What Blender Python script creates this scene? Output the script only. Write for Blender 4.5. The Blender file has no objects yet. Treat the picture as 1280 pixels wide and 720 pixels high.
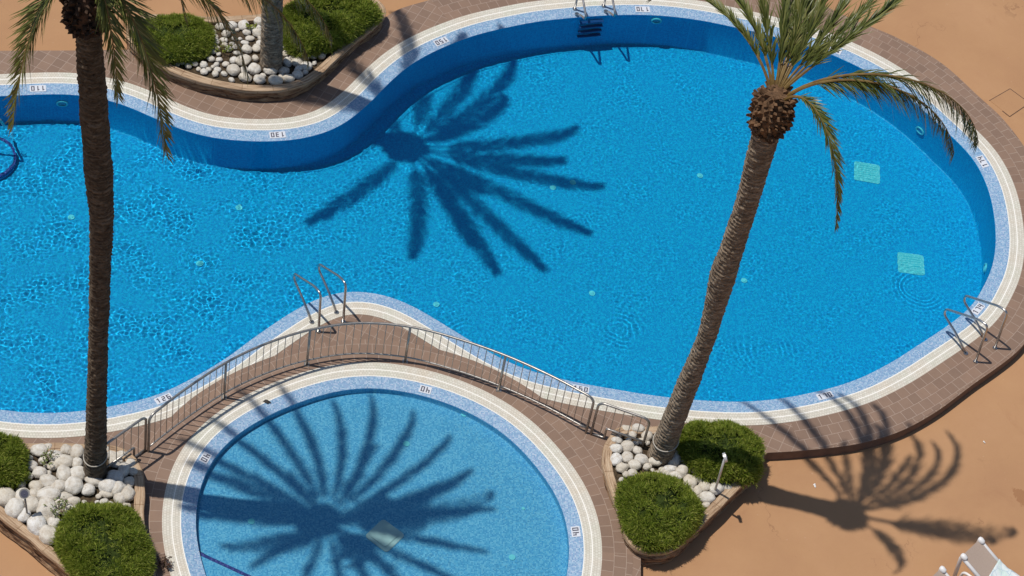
import bpy, bmesh, math, random
import numpy as np
from mathutils import Vector, Matrix, noise
from mathutils.geometry import tessellate_polygon

R = random.Random(7)
SC = bpy.context.scene
COL = SC.collection

# ------------------------------------------------------------------ survey of the place
# camera solved from the photograph (round pool, upright posts, sun shadows); metres, Z up, origin on the pool deck
FOC = 3000.0
NAD = (125.0, 2928.0)
SUNP = (1524.0, 3155.0)
CAMH = 34.0
def _unit(v):
    return v / np.linalg.norm(v)
_d = _unit(np.array([NAD[0] - 640, NAD[1] - 360, FOC]))
_e1 = _unit(np.array([1.0, 0, 0]) - _d * _d[0])
_e2 = np.cross(_e1, _d)
MW = np.array([_e1, _e2, -_d])
CAM0 = np.array([0, 0, CAMH])
def ray(px, py):
    return _unit(MW @ np.array([px - 640, py - 360, FOC]))
def _hit(px, py, z):
    r = ray(px, py)
    return CAM0 + r * ((z - CAMH) / r[2])
ORG = _hit(640, 360, 0)
ORG[2] = 0
SUN = _unit(MW @ np.array([SUNP[0] - 640, SUNP[1] - 360, FOC]))
def at(px, py, z=0.0):
    p = _hit(px, py, z) - ORG
    return Vector((p[0], p[1], z))
WATER_Z = -0.055
IOR = 1.33
def at_water(px, py, z):
    """point at depth z under the water that is seen at this place of the survey photo"""
    p = _hit(px, py, WATER_Z) - ORG
    r = ray(px, py)
    t = np.array([r[0], r[1], 0]) / IOR
    q = np.array([t[0], t[1], -math.sqrt(1 - t @ t)])
    p = p + q * ((z - WATER_Z) / q[2])
    return Vector(p)

# ------------------------------------------------------------------ curves
def catmull(pts, closed=True, step=0.06):
    P = [np.array(p[:2], float) for p in pts]
    n = len(P)
    out = []
    rng = range(n) if closed else range(n - 1)
    for i in rng:
        if closed:
            a, b, c, d = P[(i - 1) % n], P[i], P[(i + 1) % n], P[(i + 2) % n]
        else:
            a, b, c, d = P[max(i - 1, 0)], P[i], P[i + 1], P[min(i + 2, n - 1)]
        m = max(2, int(np.linalg.norm(c - b) / step))
        for k in range(m):
            t = k / m
            out.append(0.5 * ((2 * b) + (c - a) * t + (2 * a - 5 * b + 4 * c - d) * t * t + (3 * b - a - 3 * c + d) * t ** 3))
    if not closed:
        out.append(P[-1])
    return np.array(out)
def resample(P, step, closed=True):
    Q = np.vstack([P, P[:1]]) if closed else P
    s = np.concatenate([[0], np.cumsum(np.hypot(*np.diff(Q, axis=0).T))])
    n = max(4, int(round(s[-1] / step)))
    t = np.linspace(0, s[-1], n + 1)
    if closed:
        t = t[:-1]
    return np.column_stack([np.interp(t, s, Q[:, 0]), np.interp(t, s, Q[:, 1])])
def smooth(P, it, closed=True):
    P = P.copy()
    for _ in range(it):
        if closed:
            P = 0.5 * P + 0.25 * (np.roll(P, 1, 0) + np.roll(P, -1, 0))
        else:
            P[1:-1] = 0.5 * P[1:-1] + 0.25 * (P[:-2] + P[2:])
    return P
def area(P):
    x, y = P.T
    return 0.5 * np.sum(x * np.roll(y, -1) - np.roll(x, -1) * y)
def ccw(P):
    return P if area(P) > 0 else P[::-1].copy()
def normals(P, closed=True):
    """outward normals of a counter-clockwise curve"""
    if closed:
        t = np.roll(P, -1, 0) - np.roll(P, 1, 0)
    else:
        t = np.gradient(P, axis=0)
    t /= np.hypot(*t.T)[:, None]
    return np.column_stack([t[:, 1], -t[:, 0]])
def offset(P, d):
    return smooth(P + normals(P) * d, 3)
def inside(P, x, y):
    """vectorised point in polygon"""
    x = np.asarray(x); y = np.asarray(y)
    c = np.zeros(x.shape, bool)
    n = len(P)
    for i in range(n):
        x0, y0 = P[i]; x1, y1 = P[(i + 1) % n]
        m = ((y0 > y) != (y1 > y))
        if y0 != y1:
            c ^= m & (x < (x1 - x0) * (y - y0) / (y1 - y0) + x0)
    return c

# ------------------------------------------------------------------ scene tree helpers
def mesh_obj(name, verts, faces, mat, parent=None, smooth_=False, uv=None, mats=None, fmat=None):
    me = bpy.data.meshes.new(name)
    me.from_pydata([tuple(v) for v in verts], [], [tuple(f) for f in faces])
    for m in (mats or [mat]):
        me.materials.append(m)
    if fmat is not None:
        me.polygons.foreach_set('material_index', np.array(fmat, dtype=np.int32))
    if smooth_:
        me.polygons.foreach_set('use_smooth', np.ones(len(me.polygons), dtype=bool))
    if uv is not None:
        l = me.uv_layers.new(name='UVMap')
        vi = np.zeros(len(me.loops), dtype=np.int32)
        me.loops.foreach_get('vertex_index', vi)
        l.data.foreach_set('uv', np.array(uv, dtype=np.float32)[vi].ravel())
    me.update()
    o = bpy.data.objects.new(name, me)
    COL.objects.link(o)
    if parent is not None:
        o.parent = parent
        o.matrix_parent_inverse = Matrix.Identity(4)
    return o
def empty(name, loc=(0, 0, 0), rz=0.0):
    o = bpy.data.objects.new(name, None)
    o.empty_display_size = 0.2
    o.location = loc
    o.rotation_euler = (0, 0, rz)
    COL.objects.link(o)
    return o
def tag(o, label=None, cat=None, group=None, kind=None):
    if label: o['label'] = label
    if cat: o['category'] = cat
    if group: o['group'] = group
    if kind: o['kind'] = kind
    return o
class MB:
    """collects shapes into one mesh"""
    def __init__(self):
        self.v = []; self.f = []; self.m = []
    def add(self, v, f, m=0):
        b = len(self.v)
        self.v += [tuple(x) for x in v]
        self.f += [tuple(b + i for i in q) for q in f]
        self.m += [m] * len(f)
        return self
    def box(self, c, s, rot=None, m=0):
        v = []
        for z in (-1, 1):
            for x, y in ((-1, -1), (1, -1), (1, 1), (-1, 1)):
                p = Vector((x * s[0] / 2, y * s[1] / 2, z * s[2] / 2))
                if rot is not None:
                    p = rot @ p
                v.append(p + Vector(c))
        return self.add(v, [(3, 2, 1, 0), (4, 5, 6, 7), (0, 1, 5, 4), (1, 2, 6, 5), (2, 3, 7, 6), (3, 0, 4, 7)], m)
    def tube(self, pts, r, n=8, cap=True, m=0):
        pts = [Vector(p) for p in pts]
        k = len(pts)
        rr = r if hasattr(r, '__len__') else [r] * k
        v = []; f = []
        up = None
        for i, p in enumerate(pts):
            t = (pts[min(i + 1, k - 1)] - pts[max(i - 1, 0)]).normalized()
            if up is None:
                up = Vector((0, 0, 1)) if abs(t.z) < 0.9 else Vector((1, 0, 0))
            a = t.cross(up).normalized(); b = a.cross(t).normalized(); up = b
            for j in range(n):
                w = 2 * math.pi * j / n
                v.append(p + (a * math.cos(w) + b * math.sin(w)) * rr[i])
        for i in range(k - 1):
            for j in range(n):
                j2 = (j + 1) % n
                f.append((i * n + j, i * n + j2, (i + 1) * n + j2, (i + 1) * n + j))
        if cap:
            f.append(tuple(range(n - 1, -1, -1)))
            f.append(tuple((k - 1) * n + j for j in range(n)))
        return self.add(v, f, m)
    def disc(self, c, r, h, n=20, m=0):
        c = Vector(c)
        return self.tube([c, c + Vector((0, 0, h))], r, n, True, m)
    def build(self, name, mats, parent=None, smooth_=False):
        mats = mats if isinstance(mats, list) else [mats]
        return mesh_obj(name, self.v, self.f, None, parent, smooth_, mats=mats, fmat=self.m)
def round_corners(pts, rad, seg=5):
    pts = [Vector(p) for p in pts]
    out = [pts[0]]
    for i in range(1, len(pts) - 1):
        a, b, c = pts[i - 1], pts[i], pts[i + 1]
        ra = min(rad, (a - b).length * 0.48, (c - b).length * 0.48)
        p = b + (a - b).normalized() * ra
        q = b + (c - b).normalized() * ra
        for k in range(seg + 1):
            t = k / seg
            out.append(p.lerp(b, t).lerp(b.lerp(q, t), t))
    out.append(pts[-1])
    return out

# ------------------------------------------------------------------ materials
class NT:
    def __init__(self, name):
        self.mat = bpy.data.materials.new(name)
        self.mat.use_nodes = True
        self.t = self.mat.node_tree
        self.t.nodes.clear()
        self.out = self.n('ShaderNodeOutputMaterial')
    def n(self, typ, **kw):
        x = self.t.nodes.new(typ)
        for k, v in kw.items():
            setattr(x, k, v)
        return x
    def l(self, a, b):
        self.t.links.new(a, b)
    def coord(self, kind='Object'):
        return self.n('ShaderNodeTexCoord').outputs[kind]
    def math(self, op, a, b=None, c=None):
        x = self.n('ShaderNodeMath', operation=op)
        for i, q in enumerate((a, b, c)):
            if q is None: continue
            if isinstance(q, (int, float)): x.inputs[i].default_value = q
            else: self.l(q, x.inputs[i])
        return x.outputs[0]
    def vmath(self, op, a, b=None):
        x = self.n('ShaderNodeVectorMath', operation=op)
        for i, q in enumerate((a, b)):
            if q is None: continue
            if isinstance(q, (tuple, list)): x.inputs[i].default_value = q
            else: self.l(q, x.inputs[i])
        return x.outputs[0]
    def noise(self, vec, scale, detail=4, rough=0.55, dist=0.0):
        x = self.n('ShaderNodeTexNoise')
        x.inputs['Scale'].default_value = scale
        x.inputs['Detail'].default_value = detail
        x.inputs['Roughness'].default_value = rough
        x.inputs['Distortion'].default_value = dist
        if vec is not None: self.l(vec, x.inputs['Vector'])
        return x.outputs['Fac']
    def ramp(self, fac, stops):
        x = self.n('ShaderNodeValToRGB')
        e = x.color_ramp.elements
        while len(e) > 1: e.remove(e[-1])
        e[0].position = stops[0][0]; e[0].color = (*stops[0][1], 1)
        for p, c in stops[1:]:
            k = e.new(p); k.color = (*c, 1)
        self.l(fac, x.inputs['Fac'])
        return x.outputs['Color']
    def mix(self, fac, a, b, blend='MIX'):
        x = self.n('ShaderNodeMix', data_type='RGBA', blend_type=blend)
        for s, q in ((x.inputs[0], fac), (x.inputs[6], a), (x.inputs[7], b)):
            if isinstance(q, (int, float)): s.default_value = q
            elif isinstance(q, (tuple, list)): s.default_value = (*q[:3], 1)
            else: self.l(q, s)
        return x.outputs[2]
    def bump(self, h, strength=0.3, dist=0.02, normal=None):
        x = self.n('ShaderNodeBump')
        x.inputs['Strength'].default_value = strength
        x.inputs['Distance'].default_value = dist
        self.l(h, x.inputs['Height'])
        if normal is not None: self.l(normal, x.inputs['Normal'])
        return x.outputs['Normal']
    def principled(self, color, rough=0.7, metal=0.0, normal=None, spec=0.5):
        x = self.n('ShaderNodeBsdfPrincipled')
        for s, q in (('Base Color', color), ('Roughness', rough), ('Metallic', metal), ('Specular IOR Level', spec)):
            if isinstance(q, (tuple, list)): x.inputs[s].default_value = (*q[:3], 1)
            elif isinstance(q, (int, float)): x.inputs[s].default_value = q
            else: self.l(q, x.inputs[s])
        if normal is not None: self.l(normal, x.inputs['Normal'])
        self.l(x.outputs[0], self.out.inputs['Surface'])
        return x

def mosaic(name, cols, tile=0.025, grout=(0.5, 0.6, 0.7), rough=0.45, amount=1.0, spread=None, groutw=0.08):
    """small glass mosaic: every tessera gets one of the given colours"""
    m = NT(name)
    co = m.coord()
    cell = m.vmath('FLOOR', m.vmath('SCALE', co))
    # VectorMath SCALE takes its factor on input 3
    sc = cell.node.inputs[0].links[0].from_node
    sc.inputs['Scale'].default_value = 1.0 / tile
    wn = m.n('ShaderNodeTexWhiteNoise', noise_dimensions='3D')
    m.l(cell, wn.inputs['Vector'])
    stops = [(i / max(1, len(cols)), c) for i, c in enumerate(cols)]
    c = m.ramp(wn.outputs['Value'], stops)
    c.node.color_ramp.interpolation = 'CONSTANT'
    big = m.noise(co, 0.5, 3)
    c = m.mix(m.math('MULTIPLY', big, 0.25), c, m.mix(1.0, c, (0.82, 0.9, 0.92), 'MULTIPLY'))
    fr = m.vmath('FRACTION', m.vmath('SCALE', co))
    fr.node.inputs[0].links[0].from_node.inputs['Scale'].default_value = 1.0 / tile
    sx = m.n('ShaderNodeSeparateXYZ'); m.l(fr, sx.inputs[0])
    g = m.math('MAXIMUM', m.math('LESS_THAN', sx.outputs[0], groutw), m.math('LESS_THAN', sx.outputs[1], groutw))
    c = m.mix(g, c, grout)
    m.principled(c, rough, spec=0.3)
    return m.mat

TERR_Z = -0.24
def mat_terrace():
    m = NT('terracotta_floor_paint')
    co = m.coord()
    big = m.noise(co, 0.35, 6, 0.6, 0.4)
    mid = m.noise(co, 2.2, 6, 0.65)
    fine = m.noise(co, 60, 3, 0.6)
    c = m.ramp(big, [(0.3, (0.365, 0.194, 0.090)), (0.5, (0.420, 0.231, 0.106)), (0.72, (0.470, 0.266, 0.128))])
    c = m.mix(m.math('MULTIPLY', mid, 0.35), c, (0.30, 0.135, 0.075))
    c = m.mix(m.math('MULTIPLY', fine, 0.22), c, (0.50, 0.30, 0.18))
    st = m.ramp(m.noise(co, 1.1, 5, 0.7, 1.2), [(0.62, (0, 0, 0)), (0.75, (1, 1, 1))])
    c = m.mix(m.math('MULTIPLY', st, 0.22), c, (0.27, 0.11, 0.055))
    # hairline cracks and one rusty patch by the right edge
    vo = m.n('ShaderNodeTexVoronoi'); vo.feature = 'DISTANCE_TO_EDGE'; vo.inputs['Scale'].default_value = 0.33
    wv = m.n('ShaderNodeMix', data_type='VECTOR'); wv.inputs[0].default_value = 0.16
    nn = m.n('ShaderNodeTexNoise'); nn.inputs['Scale'].default_value = 1.3; nn.inputs['Detail'].default_value = 6; m.l(co, nn.inputs['Vector'])
    m.l(co, wv.inputs[4]); m.l(m.vmath('MULTIPLY', nn.outputs['Color'], (14.0, 14.0, 0.0)), wv.inputs[5])
    m.l(wv.outputs[1], vo.inputs['Vector'])
    ck = m.math('MULTIPLY', m.math('LESS_THAN', vo.outputs['Distance'], 0.0035), m.ramp(m.noise(co, 0.8, 3), [(0.50, (0, 0, 0)), (0.62, (1, 1, 1))]))
    c = m.mix(m.math('MULTIPLY', ck, 0.32), c, (0.16, 0.07, 0.04))
    rp = at(1277, 620, TERR_Z)
    dn = m.vmath('DISTANCE', m.vmath('ADD', co, m.vmath('MULTIPLY', nn.outputs['Color'], (0.5, 0.5, 0.0))), (rp.x + 0.25, rp.y + 0.25, TERR_Z))
    dn = dn.node.outputs['Value']
    c = m.mix(m.math('MULTIPLY', m.math('LESS_THAN', m.math('ADD', dn, m.math('MULTIPLY', m.noise(co, 11, 5, 0.75), 0.30)), 0.30), 0.45), c, (0.22, 0.085, 0.03))
    gr = m.ramp(m.noise(co, 38, 2, 0.6), [(0.70, (0, 0, 0)), (0.74, (1, 1, 1))])
    c = m.mix(m.math('MULTIPLY', gr, 0.30), c, (0.17, 0.085, 0.05))
    sp = m.ramp(m.noise(co, 14, 2, 0.5), [(0.74, (0, 0, 0)), (0.78, (1, 1, 1))])
    c = m.mix(m.math('MULTIPLY', sp, 0.25), c, (0.55, 0.40, 0.28))
    m.principled(c, 0.8, normal=m.bump(fine, 0.25, 0.004), spec=0.3)
    return m.mat

def mat_deck(name, uv=False, rot=0.0, size=0.215):
    m = NT(name)
    if uv: co = m.coord('UV')
    else:
        mp = m.n('ShaderNodeMapping'); m.l(m.coord(), mp.inputs['Vector'])
        mp.inputs['Rotation'].default_value = (0, 0, rot)
        co = mp.outputs['Vector']
    b = m.n('ShaderNodeTexBrick')
    b.offset = 0.5 if uv else 0.0
    b.offset_frequency = 2
    b.squash = 1.0
    b.inputs['Scale'].default_value = 1.0
    b.inputs['Brick Width'].default_value = size
    b.inputs['Row Height'].default_value = size
    b.inputs['Mortar Size'].default_value = 0.006
    b.inputs['Mortar Smooth'].default_value = 0.4
    b.inputs['Bias'].default_value = 0.0
    b.inputs['Color1'].default_value = (0.205, 0.128, 0.085, 1)
    b.inputs['Color2'].default_value = (0.282, 0.178, 0.118, 1)
    b.inputs['Mortar'].default_value = (0.42, 0.32, 0.25, 1)
    m.l(co, b.inputs['Vector'])
    oc = m.coord()
    n1 = m.noise(oc, 5, 5, 0.65)
    n2 = m.noise(oc, 90, 3)
    c = m.mix(m.math('MULTIPLY', n1, 0.45), b.outputs['Color'], (0.115, 0.068, 0.05))
    c = m.mix(m.math('MULTIPLY', n2, 0.30), c, (0.30, 0.21, 0.16))
    big = m.ramp(m.noise(oc, 0.7, 4, 0.6, 0.6), [(0.55, (0, 0, 0)), (0.75, (1, 1, 1))])
    c = m.mix(m.math('MULTIPLY', big, 0.35), c, (0.26, 0.15, 0.10))
    m.principled(c, 0.62, normal=m.bump(b.outputs['Fac'], -0.4, 0.004), spec=0.4)
    return m.mat

def mat_grate():
    m = NT('white_overflow_grating')
    co = m.coord('UV')
    b = m.n('ShaderNodeTexBrick')
    b.offset = 0.5
    for k, v in (('Scale', 1.0), ('Brick Width', 0.05), ('Row Height', 0.05), ('Mortar Size', 0.004), ('Mortar Smooth', 0.3), ('Bias', 0.0)):
        b.inputs[k].default_value = v
    b.inputs['Color1'].default_value = (0.60, 0.56, 0.47, 1)
    b.inputs['Color2'].default_value = (0.70, 0.665, 0.58, 1)
    b.inputs['Mortar'].default_value = (0.44, 0.40, 0.33, 1)
    m.l(co, b.inputs['Vector'])
    mp = m.n('ShaderNodeMapping'); m.l(co, mp.inputs['Vector']); mp.inputs['Scale'].default_value = (1.3, 0.1, 1)
    t = m.noise(mp.outputs['Vector'], 0.9, 4, 0.7)
    tint = m.ramp(t, [(0.3, (0.92, 1.0, 0.95)), (0.5, (1, 1, 1)), (0.7, (1.0, 0.93, 0.86))])
    c = m.mix(1.0, b.outputs['Color'], tint, 'MULTIPLY')
    d = m.noise(m.coord(), 9, 5, 0.7)
    c = m.mix(m.math('MULTIPLY', d, 0.35), c, (0.45, 0.40, 0.33))
    sx = m.n('ShaderNodeSeparateXYZ'); m.l(co, sx.inputs[0])
    wl = m.math('LESS_THAN', m.math('ABSOLUTE', m.math('SUBTRACT', sx.outputs[1], 0.155)), 0.009)
    we = m.math('LESS_THAN', sx.outputs[1], 0.016)
    c = m.mix(m.math('MAXIMUM', wl, we), c, (0.84, 0.81, 0.74))
    m.principled(c, 0.55, normal=m.bump(b.outputs['Fac'], -0.5, 0.004), spec=0.4)
    return m.mat

def mat_stonewall():
    m = NT('layered_tan_stone')
    co = m.coord()
    mp = m.n('ShaderNodeMapping'); m.l(co, mp.inputs['Vector']); mp.inputs['Scale'].default_value = (3.2, 3.2, 22)
    lay = m.noise(mp.outputs['Vector'], 1.0, 5, 0.7, 0.3)
    c = m.ramp(lay, [(0.38, (0.05, 0.025, 0.014)), (0.45, (0.26, 0.145, 0.08)), (0.58, (0.47, 0.30, 0.17)), (0.72, (0.62, 0.45, 0.29))])
    n = m.noise(co, 9, 5, 0.7)
    c = m.mix(m.math('MULTIPLY', n, 0.35), c, (0.26, 0.15, 0.085))
    m.principled(c, 0.85, normal=m.bump(lay, 1.0, 0.10), spec=0.25)
    return m.mat
def mat_cap():
    m = NT('tan_stone_coping')
    co = m.coord('UV')
    mp = m.n('ShaderNodeMapping'); m.l(co, mp.inputs['Vector']); mp.inputs['Scale'].default_value = (1.2, 22, 1)
    lay = m.noise(mp.outputs['Vector'], 1.4, 5, 0.7, 0.2)
    c = m.ramp(lay, [(0.34, (0.15, 0.08, 0.045)), (0.43, (0.42, 0.28, 0.17)), (0.56, (0.60, 0.44, 0.29)), (0.72, (0.72, 0.58, 0.42))])
    b = m.n('ShaderNodeTexBrick')
    for k, v in (('Scale', 1.0), ('Brick Width', 0.62), ('Row Height', 4.0), ('Mortar Size', 0.008), ('Mortar Smooth', 0.3)):
        b.inputs[k].default_value = v
    b.inputs['Color1'].default_value = (1, 1, 1, 1); b.inputs['Color2'].default_value = (0.86, 0.84, 0.82, 1); b.inputs['Mortar'].default_value = (0.55, 0.47, 0.40, 1)
    m.l(co, b.inputs['Vector'])
    c = m.mix(1.0, c, b.outputs['Color'], 'MULTIPLY')
    c = m.mix(m.math('MULTIPLY', m.noise(m.coord(), 12, 5, 0.7), 0.35), c, (0.30, 0.19, 0.12))
    m.principled(c, 0.8, normal=m.bump(lay, 0.9, 0.04), spec=0.3)
    return m.mat
def mat_simple(name, c1, c2, scale=8, rough=0.7, spec=0.4, bump=0.2, bd=0.01, metal=0.0):
    m = NT(name)
    co = m.coord()
    n = m.noise(co, scale, 5, 0.65)
    c = m.ramp(n, [(0.3, c1), (0.7, c2)])
    m.principled(c, rough, metal, normal=m.bump(n, bump, bd) if bump else None, spec=spec)
    return m.mat
def mat_leaf(name, stops, trans=0.25, rough=0.5, spec=0.35):
    m = NT(name)
    g = m.n('ShaderNodeNewGeometry')
    n = m.noise(m.coord(), 1.6, 3)
    f = m.math('ADD', m.math('MULTIPLY', g.outputs['Random Per Island'], 0.7), m.math('MULTIPLY', n, 0.3))
    c = m.ramp(f, stops)
    p = m.principled(c, rough, spec=spec)
    tr = m.n('ShaderNodeBsdfTranslucent'); m.l(c, tr.inputs['Color'])
    mx = m.n('ShaderNodeMixShader'); mx.inputs[0].default_value = trans
    m.l(p.outputs[0], mx.inputs[1]); m.l(tr.outputs[0], mx.inputs[2])
    m.l(mx.outputs[0], m.out.inputs['Surface'])
    return m.mat
def mat_trunk(name, k=1.0):
    m = NT(name)
    co = m.coord()
    mp = m.n('ShaderNodeMapping'); m.l(co, mp.inputs['Vector']); mp.inputs['Scale'].default_value = (6, 6, 20)
    n1 = m.noise(mp.outputs['Vector'], 1.0, 6, 0.75, 0.6)
    n2 = m.noise(co, 2.0, 4, 0.6)
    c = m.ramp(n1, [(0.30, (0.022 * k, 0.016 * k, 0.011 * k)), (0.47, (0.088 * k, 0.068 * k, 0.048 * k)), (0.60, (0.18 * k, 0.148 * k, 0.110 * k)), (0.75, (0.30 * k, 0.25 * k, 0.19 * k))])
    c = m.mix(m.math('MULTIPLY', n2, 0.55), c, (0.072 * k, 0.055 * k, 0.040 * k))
    at_ = m.n('ShaderNodeAttribute'); at_.attribute_name = 'scar'
    c = m.mix(1.0, c, m.ramp(at_.outputs['Fac'], [(0.0, (1.25, 1.2, 1.15)), (0.55, (1.0, 1.0, 1.0)), (0.80, (0.40, 0.36, 0.33)), (1.0, (0.16, 0.14, 0.13))]), 'MULTIPLY')
    m.principled(c, 0.9, normal=m.bump(n1, 1.0, 0.05), spec=0.2)
    return m.mat
def mat_water(tint=(0.62, 0.975, 1.0)):
    m = NT('pool_water')
    g = m.n('ShaderNodeBsdfGlass')
    g.inputs['IOR'].default_value = IOR
    g.inputs['Roughness'].default_value = 0.0
    g.inputs['Color'].default_value = (*tint, 1)
    m.l(g.outputs[0], m.out.inputs['Surface'])
    return m.mat
def mat_plain(name, c, rough=0.5, metal=0.0, spec=0.5):
    m = NT(name)
    m.principled(c, rough, metal, spec=spec)
    return m.mat

M = {}
M['terrace'] = mat_terrace()
M['deck'] = mat_deck('brown_deck_tiles', False, math.radians(24))
M['deck_ring'] = mat_deck('brown_deck_tiles_along_pool', True)
M['riser'] = mat_simple('brown_tile_riser', (0.13, 0.075, 0.052), (0.18, 0.11, 0.08), 6, 0.7)
M['grate'] = mat_grate()
M['border'] = mosaic('light_blue_mosaic', [(0.15, 0.28, 0.43), (0.20, 0.34, 0.49), (0.28, 0.42, 0.54), (0.22, 0.32, 0.48), (0.37, 0.46, 0.57)], 0.025, (0.36, 0.48, 0.66))
M['basin'] = mosaic('deep_blue_mosaic', [(0.001, 0.37, 0.74), (0.001, 0.44, 0.80), (0.003, 0.51, 0.85), (0.001, 0.32, 0.70)], 0.025, (0.01, 0.50, 0.84))
M['wading'] = mosaic('pale_blue_mosaic', [(0.13, 0.46, 0.76), (0.18, 0.53, 0.82), (0.27, 0.61, 0.86), (0.10, 0.39, 0.71)], 0.025, (0.28, 0.60, 0.80))
M['edge'] = mosaic('purple_step_mosaic', [(0.04, 0.03, 0.22), (0.08, 0.05, 0.30), (0.02, 0.03, 0.20), (0.14, 0.10, 0.38)], 0.025, (0.12, 0.12, 0.30))
M['stonewall'] = mat_stonewall()
M['cap'] = mat_cap()
M['soil'] = mat_simple('planter_soil', (0.03, 0.02, 0.012), (0.11, 0.08, 0.05), 14, 0.95, 0.1, 0.8, 0.03)
def mat_boulder():
    m = NT('white_limestone')
    co = m.coord(); oi = m.n('ShaderNodeObjectInfo')
    v_ = m.vmath('ADD', co, m.vmath('MULTIPLY', oi.outputs['Location'], (3.1, 3.1, 3.1)))
    n1 = m.noise(v_, 1.8, 6, 0.7); n2 = m.noise(v_, 7, 5, 0.75)
    c = m.ramp(oi.outputs['Random'], [(0.0, (0.62, 0.57, 0.49)), (0.35, (0.74, 0.71, 0.65)), (0.7, (0.66, 0.60, 0.50)), (1.0, (0.78, 0.76, 0.72))])
    c = m.mix(m.ramp(n1, [(0.42, (0, 0, 0)), (0.70, (0.75, 0.75, 0.75))]), c, (0.46, 0.38, 0.28))
    c = m.mix(m.ramp(n2, [(0.58, (0, 0, 0)), (0.72, (0.6, 0.6, 0.6))]), c, (0.34, 0.28, 0.21))
    m.principled(c, 0.8, normal=m.bump(n2, 0.5, 0.05), spec=0.25)
    return m.mat
M['stone'] = mat_boulder()
M['shrub'] = mat_leaf('shrub_needles', [(0.08, (0.07, 0.11, 0.012)), (0.32, (0.18, 0.25, 0.025)), (0.62, (0.32, 0.38, 0.05)), (0.92, (0.52, 0.52, 0.14))], 0.38)
M['shrub_core'] = mat_simple('shrub_inner_shade', (0.02, 0.032, 0.007), (0.045, 0.065, 0.014), 12, 0.9, 0.1)  # dark green with the shade inside the shrub put into the colour
M['sprig'] = mat_leaf('sprig_leaves', [(0.1, (0.10, 0.15, 0.03)), (0.6, (0.22, 0.27, 0.08)), (0.95, (0.38, 0.38, 0.20))], 0.2)
M['redsprig'] = mat_leaf('red_sprig_leaves', [(0.1, (0.06, 0.03, 0.03)), (0.9, (0.16, 0.10, 0.07))], 0.2)
M['leaf'] = mat_leaf('palm_leaflets', [(0.05, (0.060, 0.075, 0.014)), (0.40, (0.115, 0.138, 0.026)), (0.70, (0.205, 0.21, 0.055)), (0.95, (0.38, 0.34, 0.14))], 0.28, 0.42, 0.5)
M['rachis'] = mat_simple('palm_leaf_stalk', (0.13, 0.070, 0.02), (0.25, 0.17, 0.055), 4, 0.5)
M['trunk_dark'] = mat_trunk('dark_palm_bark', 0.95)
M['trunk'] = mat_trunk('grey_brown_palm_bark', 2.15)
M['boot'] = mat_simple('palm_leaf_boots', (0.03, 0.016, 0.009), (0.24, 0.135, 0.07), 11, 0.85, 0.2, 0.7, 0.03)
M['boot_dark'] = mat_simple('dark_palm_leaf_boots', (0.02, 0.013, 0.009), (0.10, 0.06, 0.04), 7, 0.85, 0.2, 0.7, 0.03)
M['rope'] = mat_plain('pale_tie_band', (0.42, 0.38, 0.32), 0.8)
M['steel'] = mat_simple('brushed_steel', (0.42, 0.41, 0.40), (0.58, 0.57, 0.55), 20, 0.28, 0.5, 0, 0, 1.0)
M['fence'] = mat_simple('weathered_steel', (0.30, 0.27, 0.24), (0.46, 0.43, 0.39), 14, 0.38, 0.5, 0, 0, 0.85)
M['step'] = mat_plain('dark_ladder_step', (0.005, 0.06, 0.24), 0.6)
M['water'] = mat_water()
M['water_shallow'] = mat_water((0.78, 0.98, 1.0))
M['white'] = mat_plain('white_marker_tile', (0.62, 0.64, 0.68), 0.4)
M['black'] = mat_plain('black_digits', (0.07, 0.07, 0.10), 0.5)
M['drain'] = mosaic('pale_drain_grid', [(0.30, 0.82, 0.82), (0.42, 0.88, 0.88), (0.24, 0.76, 0.78)], 0.03, (0.06, 0.50, 0.62))
M['inlet'] = mat_plain('pale_cyan_inlet', (0.26, 0.80, 0.86), 0.5)
M['paper'] = mat_plain('white_paper', (0.75, 0.73, 0.70), 0.7)
M['slot'] = mat_plain('drain_slots', (0.08, 0.58, 0.66), 0.6)
M['drain_grey'] = mat_simple('grey_drain_plate', (0.66, 0.70, 0.66), (0.74, 0.78, 0.74), 6, 0.6)
M['plastic'] = mat_plain('white_lounger_plastic', (0.74, 0.72, 0.70), 0.4)
M['sling'] = mat_simple('taupe_sling_fabric', (0.36, 0.27, 0.215), (0.42, 0.325, 0.26), 60, 0.8, 0.3, 0.2, 0.003)
M['greymetal'] = mat_simple('dull_grey_metal', (0.16, 0.15, 0.14), (0.26, 0.25, 0.23), 12, 0.5, 0.5, 0)
M['lightmetal'] = mat_plain('pale_metal', (0.55, 0.54, 0.52), 0.35, 0.3)

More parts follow.
